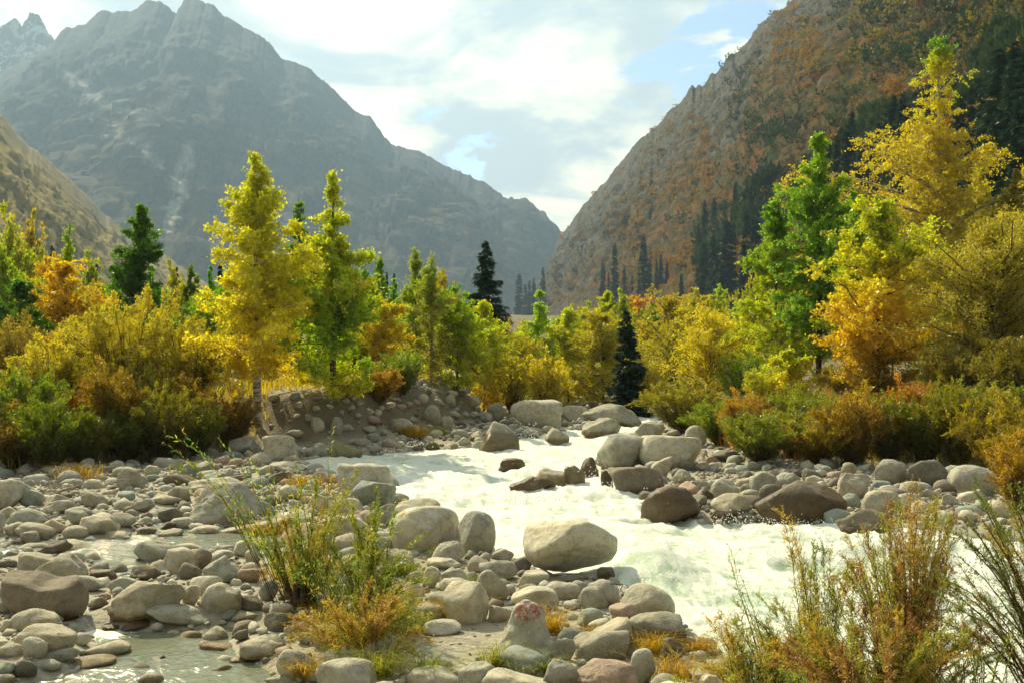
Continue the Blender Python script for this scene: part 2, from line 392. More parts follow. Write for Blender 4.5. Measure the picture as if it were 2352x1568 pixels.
def hill_mat(name, kind):
    m, n, out = new_mat(name)
    ge = n.nodes.new('ShaderNodeNewGeometry'); v = ge.outputs['Position']
    sp = n.nodes.new('ShaderNodeSeparateXYZ'); n.links.new(ge.outputs['Normal'], sp.inputs[0])
    steep = sp.outputs[2]
    a = n.nodes.new('ShaderNodeAttribute'); a.attribute_name = 'veg'; a2 = n.nodes.new('ShaderNodeAttribute'); a2.attribute_name = 'scree'
    if kind == 'main':
        s = .006
        rock = mixcol(n, ramp(n, noise(n, v, s * 2.5, 9, .72, .6), [(.36, 0.), (.62, 1.)]), (.036, .041, .044), (.095, .097, .092))
        rock = mixcol(n, ramp(n, noise(n, v, s * 14, 7, .72), [(.42, .8), (.58, 0.)]), rock, (.03, .03, .03))
        grass = mixcol(n, noise(n, v, s * 9, 7, .7), (.08, .07, .03), (.15, .10, .045))
        f = math_node(n, 'MULTIPLY', ramp(n, noise(n, v, s * 3.3, 8, .7, .4), [(.44, 0.), (.60, 1.)]), a.outputs['Fac'])
        c = mixcol(n, f, rock, grass)
        c = mixcol(n, math_node(n, 'MULTIPLY', a2.outputs['Fac'], ramp(n, noise(n, v, s * 12, 5, .7), [(.35, .55), (.6, 1.)])), c, (.62, .60, .55))
        bs, bd = .9, 14.
        h = math_node(n, 'ADD', noise(n, v, s * 5, 10, .72, .5), math_node(n, 'MULTIPLY', noise(n, v, s * 22, 8, .7), .45))
    elif kind == 'snow':
        s = .006
        rock = mixcol(n, noise(n, v, s * 6, 8, .7), (.08, .08, .085), (.20, .19, .18))
        c = mixcol(n, math_node(n, 'MULTIPLY', ramp(n, noise(n, v, s * 5, 9, .75, .5), [(.50, 0.), (.55, 1.)]), a.outputs['Fac']), rock, (.75, .77, .8))
        bs, bd = .9, 12.; h = noise(n, v, s * 8, 9, .72)
    elif kind == 'gold':
        s = .02
        c = mixcol(n, ramp(n, noise(n, v, s * 1.0, 7, .65), [(.35, 0.), (.65, 1.)]), (.19, .145, .036), (.30, .225, .055))
        c = mixcol(n, ramp(n, noise(n, v, s * 5, 7, .7), [(.54, 0.), (.60, .85)]), c, (.055, .065, .03))
        c = mixcol(n, math_node(n, 'MULTIPLY', ramp(n, noise(n, v, s * 3, 7, .7, .5), [(.46, 0.), (.54, 1.)]), a2.outputs['Fac']), c, (.17, .15, .12))
        bs, bd = .6, 2.; h = noise(n, v, s * 7, 8, .7)
    else:
        s = .03
        rock = mixcol(n, ramp(n, noise(n, v, s * 2.2, 9, .72, .6), [(.34, 0.), (.62, 1.)]), (.06, .06, .055), (.165, .155, .125))
        rock = mixcol(n, ramp(n, noise(n, v, s * 11, 7, .72, .8), [(.40, .9), (.52, 0.)]), rock, (.035, .033, .027))
        grass = mixcol(n, ramp(n, noise(n, v, s * 2.5, 7, .65), [(.36, 0.), (.62, 1.)]), (.045, .058, .016), (.14, .085, .02))
        grass = mixcol(n, ramp(n, noise(n, v, s * 4.1, 7, .7, .3), [(.50, 0.), (.58, .8)]), grass, (.24, .085, .02))
        grass = mixcol(n, ramp(n, noise(n, v, s * 6.3, 6, .7, .3), [(.5, 0.), (.58, .9)]), grass, (.035, .052, .02))
        f = ramp(n, math_node(n, 'ADD', noise(n, v, s * 1.8, 8, .7, .5), math_node(n, 'MULTIPLY', math_node(n, 'SUBTRACT', a.outputs['Fac'], .5), .55)), [(.46, 0.), (.54, 1.)])
        c = mixcol(n, f, rock, grass)
        bs, bd = .9, 3.5
        h = math_node(n, 'ADD', noise(n, v, s * 4, 10, .74, .6), math_node(n, 'MULTIPLY', noise(n, v, s * 20, 8, .72), .4))
    b = principled(n, c, .95, .08); bump(n, b, h, bs, bd); n.links.new(b.outputs[0], out.inputs[0]); return m

def water_mats():
    m, n, out = new_mat('rapids_water')
    ge = n.nodes.new('ShaderNodeNewGeometry'); v = ge.outputs['Position']
    a = n.nodes.new('ShaderNodeAttribute'); a.attribute_name = 'foam'
    f = noise(n, v, 5, 8, .72, .7); f2 = noise(n, v, 1.1, 6, .6, .5); f3 = noise(n, v, 22, 6, .75, .4)
    fm = math_node(n, 'ADD', math_node(n, 'ADD', a.outputs['Fac'], math_node(n, 'MULTIPLY', math_node(n, 'SUBTRACT', f2, .5), 1.3)), math_node(n, 'ADD', math_node(n, 'MULTIPLY', math_node(n, 'SUBTRACT', f, .5), 1.5), math_node(n, 'MULTIPLY', math_node(n, 'SUBTRACT', f3, .5), .7)))
    fac = smooth(n, fm, -.04, .72)
    c = mixcol(n, fac, mixcol(n, f2, (.40, .52, .38), (.54, .65, .50)), (.73, .76, .69))
    b = principled(n, c, .5, .4)
    n.links.new(math_node(n, 'ADD', math_node(n, 'MULTIPLY', fac, .42), .16), b.inputs['Roughness'])
    b.inputs['Subsurface Weight'].default_value = 0.0
    bump(n, b, math_node(n, 'ADD', f, math_node(n, 'MULTIPLY', f3, .55)), .6, .06)
    n.links.new(b.outputs[0], out.inputs[0])
    m2, n, out = new_mat('stream_water')
    ge = n.nodes.new('ShaderNodeNewGeometry'); v = ge.outputs['Position']
    a = n.nodes.new('ShaderNodeAttribute'); a.attribute_name = 'foam'
    f = noise(n, v, 7, 7, .7, .8); f3 = noise(n, v, 16, 3, .6, .5); f4 = noise(n, v, 6, 2, .5, 1.2)
    fac = smooth(n, math_node(n, 'ADD', a.outputs['Fac'], math_node(n, 'MULTIPLY', math_node(n, 'SUBTRACT', f, .5), 1.8)), .45, .8)
    c = mixcol(n, fac, mixcol(n, noise(n, v, 1.5, 4, .6), (.15, .17, .12), (.22, .235, .17)), (.8, .8, .72))
    b = principled(n, c, .07, .6)
    n.links.new(math_node(n, 'ADD', math_node(n, 'MULTIPLY', fac, .5), .07), b.inputs['Roughness'])
    rip = n.nodes.new('ShaderNodeAttribute'); rip.attribute_name = 'ripple'
    x = n.nodes.new('ShaderNodeBump'); x.inputs['Distance'].default_value = .045
    n.links.new(math_node(n, 'ADD', f3, math_node(n, 'MULTIPLY', f4, 1.6)), x.inputs['Height']); n.links.new(math_node(n, 'ADD', .14, math_node(n, 'MULTIPLY', rip.outputs['Fac'], .45)), x.inputs['Strength'])
    n.links.new(x.outputs[0], b.inputs['Normal']); n.links.new(b.outputs[0], out.inputs[0])
    m3, n, out = new_mat('spray'); b = principled(n, (.88, .9, .86), .3, .5); n.links.new(b.outputs[0], out.inputs[0])
    return m, m2, m3
M_RAPID, M_STREAM, M_SPRAY = water_mats()

# ------------------------------------------------------------------ ground
def ground():
    nx, ny = 380, 420
    xs = 9 * np.sinh(np.linspace(-math.asinh(2900 / 9), math.asinh(2900 / 9), nx))
    ys = 17 + 9 * np.sinh(np.linspace(-math.asinh(250 / 9), math.asinh(3380 / 9), ny))
    X, Y = np.meshgrid(xs, ys, indexing='ij'); Z = ground_z(X, Y)
    sL = poly_sd(TERR_L, X, Y); sR = poly_sd(TERR_R, X, Y)
    pxx = CX + X / np.maximum(Y, 1) * F
    g = np.maximum(sstep(58, 66, Y), np.maximum(sstep(.3, 2.0, sL - np.interp(pxx, [540, 640, 1150, 1250], [0, 2.3, 2.6, .5])), sstep(0.3, 1.6, sR))) * (0.8 + .2 * vn(P3(X * .7, Y * .7), 31))
    me = mesh('ground', P3(X, Y, Z).reshape(-1, 3), grid_faces(nx, ny), M_GROUND, attrs={'grass': np.clip(g, 0, 1).ravel()})
    return obj('ground', me, kind='structure', label='gravelly valley floor with sandy patches and grassy terraces')
G = ground()
def bvh_of(o):
    me = o.data; return BVHTree.FromPolygons([v.co[:] for v in me.vertices], [p.vertices[:] for p in me.polygons])
SURF = {}

def water():
    rows = 20; ds = [9.0]
    while ds[-1] < 72: ds.append(ds[-1] * 1.0048)
    ds = np.array(ds); pxs = np.arange(640, 3400, 6.0)
    D, PX = np.meshgrid(ds, pxs, indexing='ij'); X = (PX - CX) / F * D; Y = D
    s = poly_sd(RIVER, X, Y)
    A = (vn(P3(X * .35, Y * .35), 70) * .5 + .5)
    w1 = fbm(P3(X * .75 + .25 * Y, Y * 1.1), 3, 71); w2 = fbm(P3(X * 2.3, Y * 3.2), 4, 74, ridge=True); w3 = fbm(P3(X * 8, Y * 10), 3, 78, ridge=True)
    Z = -.02 + (.20 * w1 +   .08 * w2) * (.55 + .7 * A) + .02 * w3
    bx, by = at(1505, 1335); r2 = ((X - bx) / .62) ** 2 + ((Y - by - .55) / .9) ** 2; dome = np.exp(-r2 * 1.1); Z = Z * (1 - .7 * dome) + .36 * dome   # water pouring over a sunken rock
    bx2, by2 = at(930, 1075); Z += .14 * np.exp(-(((X - bx2) / .6) ** 2 + ((Y - by2) / .8) ** 2))
    Z *= sstep(-.6, .5, s) * .75 + .25
    foam = .38 + .8 * w2 + .45 * w1 - .35 * dome * (vn(P3(X * 4, Y * 2), 5) > -.2) + .18 * (1 - sstep(0, .8, s))
    keep = s > -.7; v = P3(X, Y, Z).reshape(-1, 3)
    f = grid_faces(len(ds), len(pxs)); k = keep.ravel(); f = f[k[f].all(1)][:, ::-1]
    obj('river_water', mesh('river_water', v, f, M_RAPID, attrs={'foam': foam.ravel()}), kind='structure', label='foaming pale green white water of the mountain river')
    # side stream
    ds = [7.5]
    while ds[-1] < 24: ds.append(ds[-1] * 1.0045)
    ds = np.array(ds); pxs = np.arange(-320, 760, 5.0)
    D, PX = np.meshgrid(ds, pxs, indexing='ij'); X = (PX - CX) / F * D; Y = D
    s = poly_sd(STREAM, X, Y)
    rip = (vn(P3(X * .8, Y * .8), 90) * .5 + .5)
    Z = .0 + .012 * fbm(P3(X * 4, Y * 6), 3, 92) * (.4 + rip) + .005 * fbm(P3(X * 14, Y * 18), 2, 95) - .01
    Z += .06 * sstep(12.9, 13.7, Y)
    cx_, cy_ = at(215, 1412); casc = np.exp(-(((X - cx_) / .38) ** 2 + ((Y - cy_) / .55) ** 2))
    c2, c3 = at(330, 1325), at(385, 1187)
    casc2 = .8 * np.exp(-(((X - c2[0]) / .7) ** 2 + ((Y - c2[1]) / .5) ** 2)) + .9 * np.exp(-(((X - c3[0]) / .3) ** 2 + ((Y - c3[1]) / .8) ** 2))
    run = np.exp(-(((X - at(230, 1455)[0]) / .55) ** 2 + ((Y - at(230, 1450)[1]) / .5) ** 2))
    Z += .10 * casc * (Y > cy_) + .03 * fbm(P3(X * 9, Y * 9), 3, 99) * (casc + casc2)
    foam = 0.95 * casc + .75 * casc2 + .75 * run
    k = (s > -.5).ravel(); f = grid_faces(len(ds), len(pxs)); f = f[k[f].all(1)][:, ::-1]
    obj('stream_water', mesh('stream_water', P3(X, Y, Z).reshape(-1, 3), f, M_STREAM, attrs={'foam': np.clip(foam, 0, 1).ravel(), 'ripple': np.clip(rip, 0, 1).ravel()}), kind='structure', label='shallow grey green side stream glittering between the stones')
water()

# ------------------------------------------------------------------ hills
def face_mesh(name, foot, ridge, ns, nt_, amp, fs, mat, seed, jag=6., veg=None, scree=None, back=.15, conc=.0, label=None, gul=1.0):
    foot = np.array([at_d(*p) for p in foot]); rp = np.array([at_d(*p) for p in ridge])
    seg = np.linspace(0, 1, len(foot)); S = np.linspace(0, 1, ns)
    Fp = np.stack([np.interp(S, seg, foot[:, i]) for i in range(3)], 1); 
    seg2 = np.linspace(0, 1, len(rp)); Rp = np.stack([np.interp(S, seg2, rp[:, i]) for i in range(3)], 1)
    arc = np.concatenate([[0], np.cumsum(np.linalg.norm(np.diff(Rp, axis=0), axis=1))])
    Rp[:, 2] += jag * fbm(P3(arc * fs * 3, arc * 0), 5, seed + 50, .6, ridge=True)
    nb = max(4, int(nt_ * back)); T = np.concatenate([np.linspace(0, 1, nt_), 1 + np.linspace(0, 1, nb + 1)[1:]])
    t = np.minimum(T, 1)[None, :, None]; p = Fp[:, None] * (1 - t) + Rp[:, None] * t
    p[..., 2] -= conc * np.sin(np.pi * t[..., 0]) * (Rp[:, None, 2] - Fp[:, None, 2])
    tb = np.maximum(T - 1, 0)[None, :]; p[..., 1] += tb * (Rp[:, 2] - Fp[:, 2])[:, None] * 1.6; p[..., 2] -= tb * (Rp[:, 2] - Fp[:, 2])[:, None] * .98
    dirn = norm(np.cross(norm(Rp - Fp), np.gradient(Rp, axis=0)))
    dirn *= np.where(dirn[:, 2:3] < 0, -1, 1)
    q = p * fs; A = arc[:, None] * fs + 0 * t[..., 0]; wv = fbm(q * 1.3, 3, seed + 9) * .7
    g1 = fbm(np.stack([A * 1.6 + wv, t[..., 0] * 1.2 + 0 * A, wv * .3 + 0 * A], -1), 5, seed, .55, ridge=True) * gul
    g2 = fbm(q * 2.5, 6, seed + 20, .6, ridge=True)
    env = np.sin(np.pi * np.clip(t[..., 0], 0, 1)) ** .6 * .95 * (.12 + .88 * sstep(1., .72, t[..., 0])) + .05
    dsp = amp * env * (g1 * .65 + g2 * .55)
    p = p + dirn[:, None] * dsp[..., None]
    at_ = {}
    sx = CX + p[..., 0] / p[..., 1] * F; sy = CY - (p[..., 2] - EYE) / p[..., 1] * F
    t = np.broadcast_to(t, p.shape[:2] + (1,))
    at_['veg'] = (veg(sx, sy, t[..., 0], g1) if veg else np.full(sx.shape, .5)).ravel()
    at_['scree'] = (scree(sx, sy, t[..., 0], g1) if scree else np.zeros(sx.shape)).ravel()
    f = grid_faces(ns, len(T))
    me = mesh(name, p.reshape(-1, 3), f, mat, attrs={k: np.clip(v, 0, 1) for k, v in at_.items()})
    return obj(name, me, kind='structure', label=label)

def line_mask(pts, w):
    def fn(sx, sy, t, g):
        d = np.full(sx.shape, 1e9)
        for (ax, ay), (bx, by) in zip(pts[:-1], pts[1:]):
            ex, ey = bx - ax, by - ay; u = np.clip(((sx - ax) * ex + (sy - ay) * ey) / (ex * ex + ey * ey), 0, 1)
            d = np.minimum(d, np.hypot(sx - ax - u * ex, sy - ay - u * ey))
        return sstep(w, w * .35, d + 4 * vn(P3(sx * .09, sy * .09), 3))
    return fn
ms = [(-900, 150), (-500, 260), (-200, 250), (0, 185), (60, 150), (120, 97), (170, 72), (225, 45), (280, 27), (320, 22), (345, 12), (380, 12), (405, 28), (430, 8), (450, 3), (490, 10), (510, 42), (560, 75), (610, 100), (650, 140), (700, 165), (755, 210), (800, 240), (850, 285), (900, 340), (950, 355), (1000, 382), (1050, 402), (1110, 432), (1160, 455), (1210, 460), (1250, 490), (1280, 530), (1292, 565), (1285, 640), (1320, 720)]
M_MAIN = hill_mat('mountain_rock', 'main')
scr = line_mask([(432, 345), (425, 385), (405, 420), (425, 450), (395, 490), (388, 520)], 17)
scr2 = line_mask([(372, 350), (368, 400)], 5); scr3 = line_mask([(160, 180), (230, 230), (330, 270), (420, 215)], 16); scr4 = line_mask([(250, 300), (330, 330), (350, 365)], 14)
face_mesh('mountain', [(-900, 775, 1500), (-300, 765, 1300), (200, 745, 1250), (600, 735, 1350), (1000, 735, 1500), (1350, 735, 1800)],
          [(x, y, 2650 - .12 * x) for x, y in ms], 560, 150, 75, .0030, M_MAIN, 11, jag=22, conc=.06,
          veg=lambda sx, sy, t, g: sstep(.95, .2, t) * 1.0, scree=lambda sx, sy, t, g: np.maximum(scr(sx, sy, t, g), .45 * np.maximum(np.maximum(scr2(sx, sy, t, g), scr3(sx, sy, t, g)), scr4(sx, sy, t, g))),
          label='high jagged grey mountain across the valley, blue with haze')
face_mesh('snowy_peak', [(-600, 500, 2900), (0, 500, 2900), (400, 500, 2900)], [(-500, 120, 3050), (-120, 120, 3050), (-60, 70, 3050), (0, 66, 3050), (20, 50, 3050), (38, 42, 3050), (52, 58, 3050), (70, 38, 3050), (86, 47, 3050), (105, 75, 3050), (124, 100, 3050), (150, 170, 3050), (220, 300, 3050), (400, 400, 3050)],
          200, 60, 75, .0028, hill_mat('snowy_rock', 'snow'), 23, jag=34, veg=lambda sx, sy, t, g: np.full(sx.shape, .9), label='distant snow streaked peak at the far left')
HL = face_mesh('grassy_hill', [(-700, 775, 200), (-300, 765, 250), (0, 752, 320), (140, 745, 420), (280, 738, 540), (400, 735, 680), (520, 732, 820), (640, 732, 1000)],
          [(-700, -60, 600), (-300, 120, 700), (0, 272, 760), (60, 328, 790), (120, 383, 820), (180, 433, 850), (250, 503, 900), (300, 545, 960), (380, 590, 1040), (460, 645, 1150), (560, 700, 1300), (640, 728, 1400)],
          220, 90, 10, .012, hill_mat('gold_grass_hill', 'gold'), 31, jag=3, conc=.03,
          scree=lambda sx, sy, t, g: sstep(.72, .95, t), label='golden grassy hillside dotted with bushes on the left')
RS_R = [(1150, 745, 1150), (1215, 700, 1120), (1258, 632, 1100), (1280, 565, 1080), (1300, 532, 1060), (1335, 487, 1030), (1390, 418, 990), (1455, 335, 950), (1520, 285, 910), (1590, 205, 870), (1640, 175, 840), (1700, 115, 800), (1750, 62, 780), (1800, 22, 760), (1850, -10, 740), (1980, -110, 700), (2150, -270, 660), (2400, -480, 600), (2700, -760, 520), (3100, -1100, 430), (3800, -1500, 330)]
RS_F = [(1150, 750, 1000), (1200, 745, 860), (1240, 742, 760), (1280, 735, 690), (1330, 730, 620), (1390, 728, 540), (1450, 728, 480), (1520, 728, 420), (1600, 735, 350), (1700, 745, 280), (1800, 755, 225), (1920, 765, 170), (2060, 770, 125), (2250, 770, 95), (2500, 770, 75), (2900, 770, 60), (3400, 770, 50), (4200, 770, 42)]
HR = face_mesh('rocky_slope', RS_F, RS_R, 480, 190, 13, .011, hill_mat('slope_rock_and_grass', 'slope'), 41, jag=6, conc=.02,
          veg=lambda sx, sy, t, g: np.clip(.35 + .45 * sstep(.75, .15, t) + .45 * sstep(1900, 2300, sx) - .25 * sstep(1500, 1300, sx), 0, 1),
          label='steep autumn coloured rocky slope on the right')
B_G = bvh_of(G); B_R = bvh_of(HR); B_L = bvh_of(HL)
def cast(px, py, which=None):
    o = Vector((0, 0, EYE)); d = Vector(((px - CX) / F, 1, (CY - py) / F)).normalized(); best = None
    for b in ((B_G, B_R, B_L) if which is None else which):
        h = b.ray_cast(o, d)
        if h[0] is not None and (best is None or h[3] < best[1]): best = (h[0], h[3])
    return best[0] if best else None
def gz(x, y):
    h = B_G.ray_cast(Vector((x, y, 500)), Vector((0, 0, -1))); z = h[0].z if h[0] is not None else 0
    for b in (B_R, B_L):
        h = b.ray_cast(Vector((x, y, 1500)), Vector((0, 0, -1)))
        if h[0] is not None: z = max(z, h[0].z)
    return z
print('terrain', round(time.time() - T0, 1))

# ------------------------------------------------------------------ rocks
TONES = {'p': (.56, .53, .43), 'g': (.42, .41, .35), 't': (.47, .435, .35), 'n': (.40, .40, .335), 'd': (.20, .185, .15), 'b': (.245, .21, .165), 'r': (.41, .315, .25), 'm': (.27, .27, .14), 'l': (.33, .37, .33)}
TONE_W = {'p': 'pale', 'g': 'grey', 't': 'tan', 'n': 'greenish grey', 'd': 'dark', 'b': 'brown', 'r': 'pinkish', 'm': 'mossy green', 'l': 'bluish grey'}

def rock_shape(sub, seed, dims, tilt=0., yaw=None, box=2.3, cuts=6, rough=.13, cone=0., waist=0.):
    rng = np.random.default_rng(seed); v, f = ICO[sub]; u = v.copy()
    r = 1 / (np.abs(u) ** box).sum(1) ** (1 / box)
    for _ in range(int(cuts * 1.5) + 2):
        nn = norm(rng.normal(size=3)); c = rng.uniform(.52, .86); dt_ = u @ nn
        lim = np.where(dt_ > .05, c / np.maximum(dt_, .05), 9.); k = 34.
        r = -np.log(np.exp(-k * r) + np.exp(-k * lim)) / k
    r = r * (1 + rough * (1.1 * fbm(u * 1.1 + seed % 97, 2, seed % 1000)) + rough * .7 * fbm(u * 2.6 + seed % 89, 3, seed % 1000 + 5) + rough * .2 * fbm(u * 8 + 3, 3, seed % 1000 + 9))
    p = u * r[:, None]
    if cone: s_ = 1 - cone * np.clip(p[:, 2] * .5 + .5, 0, 1.1) ** .9; p[:, 0] *= s_; p[:, 1] *= s_
    if waist: p[:, 2] *= 1 - waist * np.exp(-((p[:, 0] - .15) / .3) ** 2)
    p = p * np.array(dims)
    yw = rng.uniform(-.4, .4) if yaw is None else yaw
    c, s = math.cos(tilt), math.sin(tilt); p = p @ np.array([[c, 0, -s], [0, 1, 0], [s, 0, c]]).T
    c, s = math.cos(yw), math.sin(yw); p = p @ np.array([[c, -s, 0], [s, c, 0], [0, 0, 1]]).T
    return p, f

